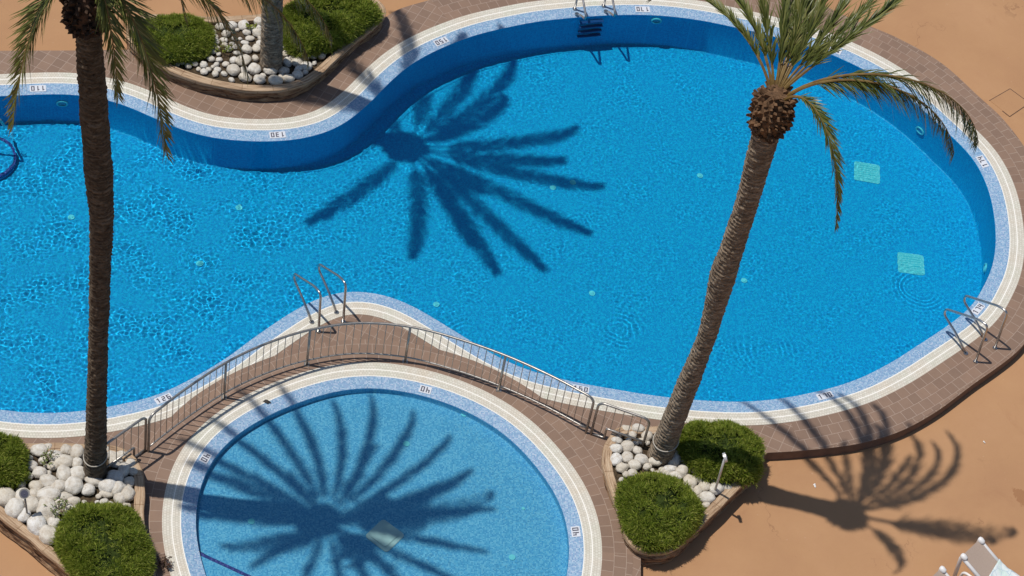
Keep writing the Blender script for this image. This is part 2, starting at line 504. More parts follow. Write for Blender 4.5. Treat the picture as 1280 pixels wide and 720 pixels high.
# ------------------------------------------------------------------ pool outlines
PXB = [(0,106.7),(33,105),(67,104),(97,105),(140,112),(173,123),(200,135),(233,149),(267,158.5),(300,162),(320,163),(348,162.5),(377,159),
 (413,147),(447,121),(470,97),(490,79.4),(505.6,67.8),(534.4,52.2),(559,42),(585.6,32.2),(610,26),(640,19.5),(670,14),(690,12),(720,9),
 (750,7),(790,6),(815,6.5),(850,9.5),(887,15),(903,18.5),(951,29),(1000,42),(1035,53),(1047,58),(1080,73),(1114,92),(1153,119),(1185,148),
 (1213,174),(1232.5,196),(1246.7,222),(1255.6,248),(1261,280),(1262,310),(1257,340),(1246.7,363),(1235,384),(1215.6,404),(1188,424),
 (1159,443),(1130,462),(1090,483),(1058,494.6),(1024.6,503.3),(985,511),(940,515.5),(896,515),(860,512.5),(830,509.4),(792,504),
 (755,497.5),(718,491),(683,482.5),(653,474),(620,460),(593,445),(567,429),(533,408),(513,396),(487,384),(460,377.5),(433,377),(410,383),
 (380,398),(350,418),(320,439),(300,455),(250,485),(203,507),(167,516.5),(133,523.5),(103,528),(67,530.5),(33,530),(0,526.7),(-60,515),
 (-150,480),(-230,400),(-250,310),(-230,220),(-170,150),(-60,112)]
B_main = ccw(smooth(resample(catmull([at(*p) for p in PXB]), 0.08), 12))
PXW = [(390,481.7),(425,472.5),(452.5,470),(480,471),(507.5,475),(532.5,480.6),(560,488.7),(588,500),(616.7,515),(640,530),(660,548),(675,564),
 (693,586.7),(707.8,606.7),(720,633),(726.7,655.6),(729.6,680),(729,702),(239,715.6),(230,689),(226.7,660),(227,635.6),(231,611),(239,586.7),
 (254.4,560),(270,543),(313,513.5),(350,496)]
_w = np.array([at(*p)[:2] for p in PXW])
_A = np.column_stack([2 * _w, np.ones(len(_w))])
_s = np.linalg.lstsq(_A, (_w ** 2).sum(1), rcond=None)[0]
WC = _s[:2]
WR = math.sqrt(_s[2] + WC @ WC)
_th = np.arctan2(_w[:, 1] - WC[1], _w[:, 0] - WC[0]) % (2 * math.pi)
_rr = np.hypot(*(_w - WC).T)
_o = np.argsort(_th)
_tt = np.linspace(0, 2 * math.pi, 240, endpoint=False)
_lo, _hi = math.radians(208), math.radians(332)
_ctrl_t = list(_th[_o]) + [math.radians(a) for a in (225, 245, 270, 295, 315) if True]
_ctrl_r = list(_rr[_o]) + [WR] * 5
_q = np.argsort(_ctrl_t)
_ctrl_t = np.array(_ctrl_t)[_q]; _ctrl_r = np.array(_ctrl_r)[_q]
_r = np.interp(_tt, _ctrl_t, _ctrl_r, period=2 * math.pi)
for _ in range(30):
    _r = 0.5 * _r + 0.25 * (np.roll(_r, 1) + np.roll(_r, -1))
B_wade = resample(np.column_stack([WC[0] + _r * np.cos(_tt), WC[1] + _r * np.sin(_tt)]), 0.08)
BLUE, WHITE = 0.27, 0.30
W_main, O_main = offset(B_main, -BLUE), offset(B_main, WHITE)
W_wade, O_wade = offset(B_wade, -0.25), offset(B_wade, 0.32)

def floor_z(x):
    return -1.40 - 0.018 * (x - 2.0)
WADE_Z = -0.22

def ring(name, A, za, B, zb, mat, parent=None, closed=True, vs=(0.0, 1.0), extra=None):
    """strip between two curves with matching points; UV: metres along, metres across"""
    n = len(A)
    s = np.concatenate([[0], np.cumsum(np.hypot(*np.diff(np.vstack([A, A[:1]]), axis=0).T))])
    v = []; uv = []
    m = n + 1 if closed else n
    for i in range(m):
        a = A[i % n]; b = B[i % n]
        v += [(a[0], a[1], za), (b[0], b[1], zb)]
        uv += [(s[i], vs[0]), (s[i], vs[1])]
    f = [(2 * i, 2 * i + 1, 2 * i + 3, 2 * i + 2) for i in range(m - 1)]
    return mesh_obj(name, v, f, mat, parent, uv=uv)
def fill(name, loops, z, mat, parent=None, zf=None):
    """flat sheet with holes"""
    vs = [[Vector((p[0], p[1], 0)) for p in L] for L in loops]
    tri = tessellate_polygon(vs)
    flat = [p for L in loops for p in L]
    v = [(p[0], p[1], z if zf is None else zf(p[0])) for p in flat]
    f = []
    for a, b, c in tri:
        n = (flat[b][0] - flat[a][0]) * (flat[c][1] - flat[a][1]) - (flat[b][1] - flat[a][1]) * (flat[c][0] - flat[a][0])
        if abs(n) < 1e-12: continue
        f.append((a, b, c) if n > 0 else (a, c, b))
    return mesh_obj(name, v, f, mat, parent)

# ------------------------------------------------------------------ ground
PXD = [(-420,70),(-200,66),(0,63.5),(100,63),(160,62),(200,64),(300,60),(400,52),(458,36),(478,24),(500,11),(540,-1),(580,-14),(640,-30),(700,-42),
 (800,-50),(900,-40),(980,-17),(1020,2),(1066,24),(1122,47.5),(1177,79),(1225,122),(1252,147),(1276,177),(1292,205),(1306,245),(1315,290),(1316,335),(1308,375),(1296,405),
 (1280,430),(1264,446),(1240,464),(1217,480),(1180,508),(1155,524),(1130,537),(1100,548),(1060,557),(1000,563.5),(957,566)]
PXD2 = [(940,585),(900,632),(850,672),(812,690),(801,692),(801,760),(795,860),(760,960),(500,1020),(230,980),(170,860),(185,745),(150,690),(60,610),(0,604),(-420,600),(-520,480),(-560,330),(-540,190)]
_d1 = catmull([at(*p) for p in PXD], closed=False)
_d2 = np.array([at(*p)[:2] for p in PXD2])
DECK = ccw(resample(np.vstack([_d1, _d2]), 0.12))
TERR_Z = -0.24
big = np.array([(-90, -80), (90, -80), (90, 90), (-90, 90)], float)
def sub(loop):
    return [tuple(p) for p in loop]
g = fill('terrace_ground', [sub(big), sub(DECK)], TERR_Z, M['terrace']); tag(g, kind='structure')
dk = fill('pool_deck', [sub(DECK), sub(O_main), sub(O_wade)], 0.0, M['deck']); tag(dk, kind='structure')
rs = ring('deck_edge_kerb', DECK, 0.0, DECK, TERR_Z - 0.05, M['riser']); tag(rs, kind='structure')
# row of tiles that follow the pool edge, laid 4 mm proud
def arc(P, a, b):
    """open run of a ccw curve from the point nearest a to the point nearest b"""
    ia = int(np.argmin(np.hypot(*(P - np.array(a[:2])).T))); ib = int(np.argmin(np.hypot(*(P - np.array(b[:2])).T)))
    n = len(P)
    k = (ib - ia) % n
    return [(ia + j) % n for j in range(k + 1)]
NM = normals(O_main)
idx = arc(O_main, at(990, 527), at(560, 24))
A = O_main[idx]; NA = NM[idx]
wid = np.full(len(A), 0.2); ok_ = np.ones(len(A), bool)
for w_ in np.arange(0.3, 0.95, 0.03):
    q_ = A + NA * (w_ + 0.02)
    ok_ &= inside(DECK, q_[:, 0], q_[:, 1])
    wid[ok_] = w_
for _ in range(40): wid[1:-1] = 0.5 * wid[1:-1] + 0.25 * (wid[:-2] + wid[2:])
wid = np.minimum(wid, 0.82)
s = np.concatenate([[0], np.cumsum(np.hypot(*np.diff(A, axis=0).T))])
v = []; uv = []
for i in range(len(A)):
    b = A[i] + NA[i] * wid[i]
    v += [(A[i][0], A[i][1], 0.004), (b[0], b[1], 0.004)]
    uv += [(s[i], 0.0), (s[i], wid[i])]
rt = mesh_obj('deck_tile_course', v, [(2 * i, 2 * i + 1, 2 * i + 3, 2 * i + 2) for i in range(len(A) - 1)], M['deck_ring'], uv=uv)
tag(rt, kind='structure')
rw = ring('deck_tile_course', O_wade, 0.004, offset(O_wade, 0.54), 0.004, M['deck_ring'], vs=(0, 0.54)); tag(rw, kind='structure')

# ------------------------------------------------------------------ pools
def basin(parent, W, zf, mat, name='basin', cove=0.035):
    n = len(W)
    N = normals(W)
    levels = [(0.0, None, WATER_Z - 0.008)]
    rings_ = []
    top = -0.032
    v = []; f = []
    prof = [(0.0, 0.0, 'top'), (0.0, cove, 'wall'), (cove * 0.35, cove * 0.30, 'wall'), (cove, 0.0, 'flat')]
    for ins, up, kind in prof:
        P = W - N * ins
        for p in P:
            z = top if kind == 'top' else zf(p[0]) + up
            v.append((p[0], p[1], z))
    r = len(prof)
    for k in range(r - 1):
        for i in range(n):
            j = (i + 1) % n
            f.append((k * n + i, (k + 1) * n + i, (k + 1) * n + j, k * n + j))
    base = (r - 1) * n
    loop = [Vector((v[base + i][0], v[base + i][1], 0)) for i in range(n)]
    for a, b, c in tessellate_polygon([loop]):
        pa, pb, pc = loop[a], loop[b], loop[c]
        s_ = (pb.x - pa.x) * (pc.y - pa.y) - (pb.y - pa.y) * (pc.x - pa.x)
        if abs(s_) < 1e-12: continue
        f.append((base + a, base + b, base + c) if s_ > 0 else (base + a, base + c, base + b))
    o = mesh_obj(name, v, f, mat, parent, smooth_=False)
    me = o.data
    sm = np.zeros(len(me.polygons), dtype=bool); sm[:n] = True
    me.polygons.foreach_set('use_smooth', sm)
    return o
UNDER = []     # things seen through the water
pool = empty('swimming_pool', (0, 0, 0))
tag(pool, 'large curving blue mosaic swimming pool with white overflow rim', 'swimming pool')
UNDER.append(basin(pool, W_main, floor_z, M['basin']))
UNDER.append(ring('tile_border', W_main, -0.030, B_main, 0.0, M['border'], pool))
ring('overflow_grating', B_main, 0.002, O_main, 0.004, M['grate'], pool, vs=(0, WHITE))
wade = empty('wading_pool', (WC[0], WC[1], 0))
tag(wade, 'round shallow pale blue wading pool with white overflow rim', 'wading pool')
def rel(loop, c):
    return loop - np.array(c)
UNDER.append(basin(wade, rel(W_wade, WC), lambda x: WADE_Z, M['wading'], cove=0.02))
UNDER.append(ring('tile_border', rel(W_wade, WC), -0.030, rel(B_wade, WC), 0.0, M['border'], wade))
ring('overflow_grating', rel(B_wade, WC), 0.002, rel(O_wade, WC), 0.004, M['grate'], wade, vs=(0, 0.32))

# ------------------------------------------------------------------ water: real ripples
def spectrum(nx, ny, dx, lo, hi, seed, wind=None):
    rng = np.random.default_rng(seed)
    kx = np.fft.fftfreq(nx, dx)[None, :]; ky = np.fft.fftfreq(ny, dx)[:, None]
    k = np.hypot(kx, ky) + 1e-9
    lam = 1 / k
    w = np.exp(-((np.log(lam) - math.log(math.sqrt(lo * hi))) / (0.5 * math.log(hi / lo))) ** 2)
    F = np.fft.fft2(rng.standard_normal((ny, nx))) * w
    h = np.real(np.fft.ifft2(F))
    gy, gx = np.gradient(h, dx)
    return h / math.sqrt((gx ** 2 + gy ** 2).mean())     # unit rms slope
def water_sheet(name, W, dx, slope_fn, rings, bands, seed, mat=None):
    P = offset(W, 0.16)
    x0, y0 = P.min(0) - 0.1; x1, y1 = P.max(0) + 0.1
    nx = int((x1 - x0) / dx) + 1; ny = int((y1 - y0) / dx) + 1
    X, Y = np.meshgrid(x0 + np.arange(nx) * dx, y0 + np.arange(ny) * dx)
    Z = np.zeros_like(X)
    for i, (lo, hi, wgt) in enumerate(bands):
        Z += wgt * spectrum(nx, ny, dx, lo, hi, seed + i)
    patch = spectrum(nx, ny, dx, 0.8, 3.5, seed + 50); patch = (patch - patch.mean()) / patch.std()
    Z *= slope_fn(X, Y) * np.clip(1 + 0.42 * patch, 0.2, 1.9)
    for cx, cy, r0, amp, lam in rings:
        r = np.hypot(X - cx, Y - cy)
        r = r + 0.035 * patch + 0.02 * np.sin(3 * np.arctan2(Y - cy, X - cx) + cx)
        Z += 0.30 * amp * np.clip(0.55 + 0.6 * patch, 0, 1.3) * np.sin(2 * math.pi * r / lam) * np.exp(-((r - r0) / (0.55 * r0)) ** 2)
    Z += WATER_Z
    ins = np.zeros(X.shape, bool)
    xs = X[0]
    Q = np.roll(P, -1, 0)
    for j in range(ny):
        y = Y[j, 0]
        m = (P[:, 1] > y) != (Q[:, 1] > y)
        cx = np.sort(P[m, 0] + (y - P[m, 1]) * (Q[m, 0] - P[m, 0]) / (Q[m, 1] - P[m, 1]))
        ins[j] = (np.searchsorted(cx, xs) % 2) == 1
    keep = ins[:-1, :-1] & ins[1:, :-1] & ins[:-1, 1:] & ins[1:, 1:]
    id_ = np.arange(nx * ny).reshape(ny, nx)
    q = np.stack([id_[:-1, :-1][keep], id_[:-1, 1:][keep], id_[1:, 1:][keep], id_[1:, :-1][keep]], 1)
    used, inv = np.unique(q, return_inverse=True)
    co = np.column_stack([X.ravel()[used], Y.ravel()[used], Z.ravel()[used]]).astype(np.float32)
    q = inv.reshape(-1, 4).astype(np.int32)
    me = bpy.data.meshes.new(name)
    me.vertices.add(len(co)); me.vertices.foreach_set('co', co.ravel())
    me.loops.add(q.size); me.loops.foreach_set('vertex_index', q.ravel())
    me.polygons.add(len(q)); me.polygons.foreach_set('loop_start', np.arange(0, q.size, 4, dtype=np.int32))
    me.polygons.foreach_set('loop_total', np.full(len(q), 4, dtype=np.int32))
    me.polygons.foreach_set('use_smooth', np.ones(len(q), dtype=bool))
    me.update(calc_edges=True); me.validate()
    me.materials.append(mat or M['water'])
    o = bpy.data.objects.new(name, me); COL.objects.link(o)
    tag(o, kind='structure')
    o.cycles.is_caustics_caster = True
    return o
def slope_main(X, Y):
    # swimmers' end on the left is choppier than the calm right
    t = 1 / (1 + np.exp((X + 3.5) / 1.6))
    return 0.0062 + 0.0165 * t
def wp(px, py):
    p = at(px, py, WATER_Z); return p.x, p.y
RINGS = [(*wp(320, 257), 0.42, 0.0016, 0.13), (*wp(762, 371), 0.35, 0.0011, 0.10), (*wp(568, 384), 0.40, 0.0011, 0.10),
         (*wp(945, 395), 0.45, 0.0009, 0.11), (*wp(1140, 318), 0.40, 0.0012, 0.10), (*wp(150, 370), 0.45, 0.0012, 0.13), (*wp(708, 240), 0.25, 0.0009, 0.09)]
water_sheet('water', W_main, 0.02, slope_main, RINGS, [(0.06, 0.11, 0.60), (0.11, 0.20, 0.62), (0.25, 0.6, 0.5)], 11)
water_sheet('water', W_wade, 0.02, lambda X, Y: 0.020, [], [(0.06, 0.11, 0.8), (0.13, 0.3, 0.5)], 31, M['water_shallow'])
#@@THINGS@@
# ------------------------------------------------------------------ depth markers, drains, inlets, lights
SEG = {'0': 'abcdef', '1': 'bc', '2': 'abged', '3': 'abgcd', '4': 'fgbc', '5': 'afgcd', '6': 'afgedc', '7': 'abc', '8': 'abcdefg', '9': 'abcdfg'}
def digit_mb(mb, ch, cx, w, h, t, z):
    sg = {'a': ((0, h / 2), (w, t)), 'd': ((0, -h / 2), (w, t)), 'g': ((0, 0), (w, t)), 'b': ((w / 2, h / 4), (t, h / 2 + t)), 'c': ((w / 2, -h / 4), (t, h / 2 + t)),
          'f': ((-w / 2, h / 4), (t, h / 2 + t)), 'e': ((-w / 2, -h / 4), (t, h / 2 + t))}
    if ch == '1':
        mb.box((cx, 0, z), (t * 1.15, h + t, 0.003))
        mb.box((cx - t * 0.9, h * 0.36, z - 0.0004), (t * 1.6, t, 0.003))
        return
    for k, sname in enumerate(SEG[ch]):
        (x, y), (a, b) = sg[sname]
        mb.box((cx + x, y, z + 0.0003 * k), (a + t * 0.2, b, 0.003))
def marker(parent, B, px, py, text, blue, off=(0, 0), label=None):
    p = np.array(at(px, py)[:2])
    i = int(np.argmin(np.hypot(*(B - p).T)))
    n = normals(B)[i]
    c = B[i] - n * blue * 0.46
    up = -n                                        # digits read from outside the pool
    a = math.atan2(up[1], up[0]) - math.pi / 2
    W_ = 0.098 * len(text) + 0.02
    mb = MB().box((0, 0, 0), (W_, 0.155, 0.008))
    o = mb.build('depth_marker', M['white'], parent)
    o.location = (c[0] - off[0], c[1] - off[1], -0.009)
    o.rotation_euler = (0, 0, a)
    tilt = 0.030 / blue
    o.rotation_euler = (Matrix.Rotation(a, 3, 'Z') @ Matrix.Rotation(-tilt, 3, 'X')).to_euler()
    o['label'] = label or ('white depth tile with black %s' % text)
    for k, ch in enumerate(text):
        d = MB(); digit_mb(d, ch, 0, 0.046, 0.092, 0.017, 0)
        q = d.build('digit', M['black'], o)
        q.location = ((k - (len(text) - 1) / 2) * 0.096, 0, 0.0068)
        UNDER.append(q)
    UNDER.append(o)
for px, py, t in [(49, 105, '110'), (348, 163, '130'), (547, 46, '150'), (803, 6, '170'), (1047, 57, '170'), (1234, 199, '174'), (1231, 391, '174'),
                  (1034, 501, '170'), (727, 493, '150'), (212, 505, '126')]:
    marker(pool, B_main, px, py, t, BLUE)
for px, py in [(250, 567), (535, 481), (729, 662)]:
    marker(wade, B_wade, px, py, '40', 0.25, WC)

def rounded_plate(mb, half, rad, z0, z1, m=0, seg=5):
    pts = []
    for cx, cy, a0 in ((1, 1, 0), (-1, 1, 90), (-1, -1, 180), (1, -1, 270)):
        for k in range(seg + 1):
            a = math.radians(a0 + 90 * k / seg)
            pts.append((cx * (half - rad) + rad * math.cos(a), cy * (half - rad) + rad * math.sin(a)))
    n = len(pts)
    v = [(x, y, z0) for x, y in pts] + [(x, y, z1) for x, y in pts]
    f = [(i, (i + 1) % n, n + (i + 1) % n, n + i) for i in range(n)] + [tuple(n + i for i in range(n)), tuple(n - 1 - i for i in range(n))]
    mb.add(v, f, m)
for px, py, a in [(1083.5, 216, 0.10), (1138.5, 330, 0.14)]:
    p = at_water(px, py, -1.5); z = floor_z(p.x); p = at_water(px, py, z)
    mb = MB(); rounded_plate(mb, 0.27, 0.05, 0, 0.015)
    o = mb.build('drain_cover', M['drain'], pool); o.location = (p.x, p.y, z + 0.004); o.rotation_euler = (0, 0, a - 0.2); UNDER.append(o)
    gm = MB()
    for k in range(7): gm.box((0, -0.18 + 0.06 * k, 0.0165), (0.40, 0.014, 0.004))
    q = gm.build('slots', M['slot'], o); UNDER.append(q)
p = at_water(481, 670, WADE_Z)
mb = MB(); rounded_plate(mb, 0.25, 0.06, 0, 0.02)
o = mb.build('drain_cover', M['drain_grey'], wade); o.location = (p.x - WC[0], p.y - WC[1], WADE_Z + 0.003); o.rotation_euler = (0, 0, math.radians(52)); UNDER.append(o)
mb = MB(); rounded_plate(mb, 0.19, 0.05, 0, 0.022)
q = mb.build('lid', M['drain_grey'], o); q.location = (0.0, 0.02, 0.018); UNDER.append(q)
for px, py in [(545, 381), (740, 367), (875, 220), (691, 235), (930, 351), (89, 272), (299, 260), (716, 228), (250, 330)]:
    p = at_water(px, py, -1.4); z = floor_z(p.x); p = at_water(px, py, z)
    o = MB().disc((0, 0, 0), 0.062, 0.02, 18).disc((0, 0, 0.02), 0.03, 0.012, 12).build('floor_inlet', M['inlet'], pool); o.location = (p.x, p.y, z + 0.002); UNDER.append(o)
for px, py in [(508, 555), (580, 518), (314, 652), (640, 697), (654, 636)]:
    p = at_water(px, py, WADE_Z)
    o = MB().disc((0, 0, 0), 0.058 if px != 654 else 0.03, 0.02, 18).build('floor_inlet', M['inlet'], wade); o.location = (p.x - WC[0], p.y - WC[1], WADE_Z + 0.002); UNDER.append(o)
# round lamps set in the pool wall (switched off)
NW = normals(W_main)
def wall_spot(px, py):
    best = None
    r = ray(px, py)
    for z in np.arange(-1.2, -0.15, 0.05):
        q = at_water(px, py, float(z))
        d = np.hypot(W_main[:, 0] - q.x, W_main[:, 1] - q.y)
        i = int(np.argmin(d))
        if best is None or d[i] < best[0]: best = (d[i], i, z)
    return best[1], best[2]
for px, py in [(1152, 163), (1233, 335), (76, 129), (822, 26)]:
    i, z = wall_spot(px, py)
    n = -NW[i]
    c = Vector((W_main[i][0] + n[0] * 0.004, W_main[i][1] + n[1] * 0.004, z))
    q = Vector((0, 0, 1)).rotation_difference(Vector((n[0], n[1], 0)))
    mb = MB(); k = 28; v = []; f = []
    for a in range(k):
        w_ = 2 * math.pi * a / k
        for rr, hh in ((0.115, 0.0), (0.115, 0.03), (0.082, 0.03), (0.082, 0.012)):
            v.append((rr * math.cos(w_), rr * math.sin(w_), hh))
    for a in range(k):
        b = (a + 1) % k
        for j in range(3):
            f.append((a * 4 + j, b * 4 + j, b * 4 + j + 1, a * 4 + j + 1))
    mb.add(v, f)
    o = mb.build('pool_lamp', M['inlet'], pool); o.location = c; o.rotation_mode = 'QUATERNION'; o.rotation_quaternion = q; UNDER.append(o)
    g_ = MB().disc((0, 0, 0.0), 0.082, 0.012, 24).build('lamp_glass', M['basin'] if px in (1152, 1233) else M['border'], o); UNDER.append(g_)
# underwater steps with purple edges
def step_block(parent, loop, top, bottom, edge_idx, off, name='step'):
    L_ = [(p[0] - off[0], p[1] - off[1]) for p in loop]
    n = len(L_)
    v = [(x, y, bottom) for x, y in L_] + [(x, y, top) for x, y in L_]
    f = [(i, (i + 1) % n, n + (i + 1) % n, n + i) for i in range(n)] + [tuple(range(n, 2 * n))]
    o = mesh_obj(name, v, f, M['basin'] if parent is pool else M['wading'], parent); UNDER.append(o)
    E_ = np.array([L_[i] for i in edge_idx])
    N_ = normals(E_, False)
    v = []; f = []
    for a, b in zip(E_, N_):
        for d_, z_ in ((0.006, top - 0.09), (0.006, top + 0.006), (-0.055, top + 0.006)):
            v.append((a[0] + b[0] * d_, a[1] + b[1] * d_, z_))
    for i in range(len(E_) - 1):
        for j in range(2):
            f.append((3 * i + j, 3 * i + 3 + j, 3 * i + 4 + j, 3 * i + 1 + j))
    e = mesh_obj('step_edge', v, f, M['edge'], o); UNDER.append(e)
a_ = np.array(at_water(249, 690, -0.14)[:2]); b_ = np.array(at_water(318, 722, -0.14)[:2])
dr = (b_ - a_) / np.linalg.norm(b_ - a_)
a2 = a_ - dr * 0.12; b2 = b_ + dr * 2.2
nn = np.array([dr[1], -dr[0]])                      # toward the lower-left wall
mid = [a2 + (b2 - a2) * k / 24 for k in range(25)]
chord = [tuple(p) for p in mid][::-1]
ia = int(np.argmin(np.hypot(*(W_wade - a2).T))); ib = int(np.argmin(np.hypot(*(W_wade - b2).T)))
back = []; k = ia
while k != ib:
    back.append(tuple(W_wade[k])); k = (k + 1) % len(W_wade)
loop = chord + back[1:]
if area(np.array(loop)) < 0: loop = loop[::-1]; ei = list(range(len(loop) - 25, len(loop)))
else: ei = list(range(25))
step_block(wade, loop, -0.14, WADE_Z - 0.02, ei, WC)
c_ = np.array(at_water(-18, 196, -1.02)[:2])
loop = [(c_[0] + 0.58 * math.cos(a), c_[1] + 0.58 * math.sin(a)) for a in np.linspace(0, 2 * math.pi, 48, endpoint=False)]
step_block(pool, loop, -1.02, -1.3, list(range(48)) + [0], (0, 0))

# ------------------------------------------------------------------ pool ladders
RAILP = [(0, 0), (0.32, 0.25), (0.72, 0.45), (0.74, 0.60), (0.02, 0.99), (-0.19, 1.02), (-0.25, 0)]
def ladder(F1, F2, label, steps=False, sc=1.0):
    F1 = np.array(F1); F2 = np.array(F2)
    d_ = (F2 - F1); sp = np.linalg.norm(d_); d_ /= sp
    out = np.array([-d_[1], d_[0]])
    a = math.atan2(out[1], out[0])
    o = empty('pool_ladder', ((F1[0] + F2[0]) / 2, (F1[1] + F2[1]) / 2, 0.004), a)
    tag(o, label, 'pool ladder', 'pool ladders')
    for sgn in (-1, 1):
        y = sgn * sp / 2
        pts = round_corners([(x * sc, y, z * sc) for x, z in RAILP], 0.13 * sc, 6)
        h = MB().tube(pts, 0.024, 10).build('handrail', M['steel'], o, True)
        for x in (0, -0.25 * sc):
            MB().disc((x, y, 0.0), 0.045, 0.018, 16).build('floor_flange', M['steel'], h, False)
    if steps:
        c_ = (F1 + F2) / 2
        q_ = (W_main - c_) @ out; l_ = np.abs((W_main - c_) @ d_)
        wall = float(q_[(l_ < 0.12) & (q_ > 0)].min())
        for k in range(4):
            s_ = MB().box((wall + 0.052, 0, -0.20 - 0.22 * k), (0.07, sp * 0.80, 0.03)).build('step', M['step'], o); UNDER.append(s_)
    return o
ladder((-3.70, -1.24), (-3.26, -0.96), 'steel pool ladder with two bent handrails behind the long curved fence')
ladder((8.68, -0.68), (9.11, -0.30), 'steel pool ladder with two bent handrails on the brown deck at the right end')
t1, t2 = np.array(at(732, 21, 0.36)[:2]), np.array(at(768.5, 17.5, 0.36)[:2])
dd = (t1 - t2) / np.linalg.norm(t1 - t2); oo = np.array([-dd[1], dd[0]])
ladder(t2 - oo * 0.46, t1 - oo * 0.46, 'pool ladder with dark underwater steps at the far edge of the pool', True, 0.64)
# rail end beside the steps at the left edge
a = at(2, 151, 0.10); b = at(-40, 140, 0.9)
hp = round_corners([(at(5, 160, -0.45)), at(5, 157, 0.02), at(0, 149, 0.30), at(-45, 130, 0.55), at(-60, 110, 0.5), at(-60, 112, 0.0)], 0.12)
o = MB().tube(hp, 0.028, 10).build('step_handrail', M['steel'], None, True)
tag(o, 'bent steel handrail by the underwater steps at the left edge', 'handrail'); UNDER.append(o)

# ------------------------------------------------------------------ fences
def fence(base, h, label, z0=0.0, post_at=(), bal=0.142, rz=0.13, step=None):
    """base: run of ground points; top rail bends down into the two end posts"""
    P = resample(np.array(base), 0.05, False)
    s_ = np.concatenate([[0], np.cumsum(np.hypot(*np.diff(P, axis=0).T))]); Ln = s_[-1]
    def pt(d_, z):
        return (float(np.interp(d_, s_, P[:, 0])), float(np.interp(d_, s_, P[:, 1])), z)
    c = pt(Ln / 2, 0)
    o = empty('metal_fence', (c[0], c[1], 0)); tag(o, label, 'fence', 'steel bar fences between the pools')
    L_ = lambda p: (p[0] - c[0], p[1] - c[1], p[2])
    zt = (lambda d_: z0 + h) if not callable(h) else h
    zb = (lambda d_: z0) if step is None else (lambda d_: step[1] if d_ * step[2] > step[0] * step[2] else z0)
    rc = 0.13
    top = [pt(0, zb(0)), pt(0, zt(0) - rc)]
    for k in range(1, 6):
        a = math.pi / 2 * k / 6; top.append(pt(rc * (1 - math.cos(a)), zt(0) - rc + rc * math.sin(a)))
    m = max(6, int(Ln / 0.12))
    for k in range(m + 1):
        d_ = rc + (Ln - 2 * rc) * k / m; top.append(pt(d_, zt(d_)))
    for k in range(1, 6):
        a = math.pi / 2 * k / 6; top.append(pt(Ln - rc + rc * math.sin(a), zt(Ln) - rc + rc * math.cos(a)))
    top += [pt(Ln, zt(Ln) - rc), pt(Ln, zb(Ln))]
    MB().tube([L_(p) for p in top], 0.024, 10).build('top_rail', M['fence'], o, True)
    if step is None:
        low = [pt(0.02 + (Ln - 0.04) * k / m, z0 + rz) for k in range(m + 1)]
        MB().tube([L_(p) for p in low], 0.017, 8).build('bottom_rail', M['fence'], o, True)
    else:
        sd, sz, sg = step
        lowz, hiz = z0 + 0.04, sz + 0.13
        e0, e1 = (0.0, Ln) if sg > 0 else (Ln, 0.0)
        run = [pt(e0, lowz), pt(sd, lowz), pt(sd, hiz), pt(e1, hiz)]
        run = round_corners([L_(p) for p in run], 0.04, 3)
        MB().tube(run, 0.020, 8).build('bottom_rail', M['fence'], o, True)
    for d_ in post_at:
        MB().tube([L_(pt(d_ * Ln, zb(d_ * Ln))), L_(pt(d_ * Ln, zt(d_ * Ln) - 0.01))], 0.024, 10).build('post', M['fence'], o, True)
        MB().box(L_(pt(d_ * Ln, 0.008)), (0.10, 0.10, 0.012)).build('base_plate', M['fence'], o)
    nb = int(Ln / bal)
    for k in range(1, nb):
        d_ = Ln * k / nb
        if any(abs(d_ - q * Ln) < 0.06 for q in post_at): continue
        lo_ = (z0 + rz) if step is None else ((z0 + 0.04) if not (d_ * step[2] > step[0] * step[2]) else step[1] + 0.13)
        MB().tube([L_(pt(d_, lo_)), L_(pt(d_, zt(d_) - 0.005))], 0.008, 6, False).build('baluster', M['fence'], o, True)
    return P
fb = catmull([at(*p) for p in [(185.5, 564.5), (230, 530), (279.9, 497), (330, 473), (383.3, 456), (443, 447.5), (506.3, 452), (565, 467), (623.3, 487.5), (680, 513), (732.3, 541)]], closed=False)
def frac(px, py):
    q = np.array(at(px, py)[:2]); s_ = np.concatenate([[0], np.cumsum(np.hypot(*np.diff(fb, axis=0).T))])
    return s_[int(np.argmin(np.hypot(*(fb - q).T)))] / s_[-1]
fence(fb, 1.0, 'long curved steel fence with thin bars between the two pools', post_at=[frac(*p) for p in ((279.9, 497), (383.3, 456), (506.3, 452), (623.3, 487.5))])
e0, e1 = np.array(at(738.5, 543)[:2]), np.array(at(803, 559, 0.15)[:2])
Lr = np.linalg.norm(e1 - e0)
fence([e0, e1], 0.96, 'short steel fence stepping into the planter of the leaning palm', step=(Lr * 0.26, 0.18, 1))
e0, e1 = np.array(at(181.5, 563.5)[:2]), np.array(at(127, 596, 0.15)[:2])
Ll = np.linalg.norm(e1 - e0)
fence([e0, e1], 1.0, 'short steel fence stepping into the planter of the upright palm', step=(Ll * 0.26, 0.20, 1))

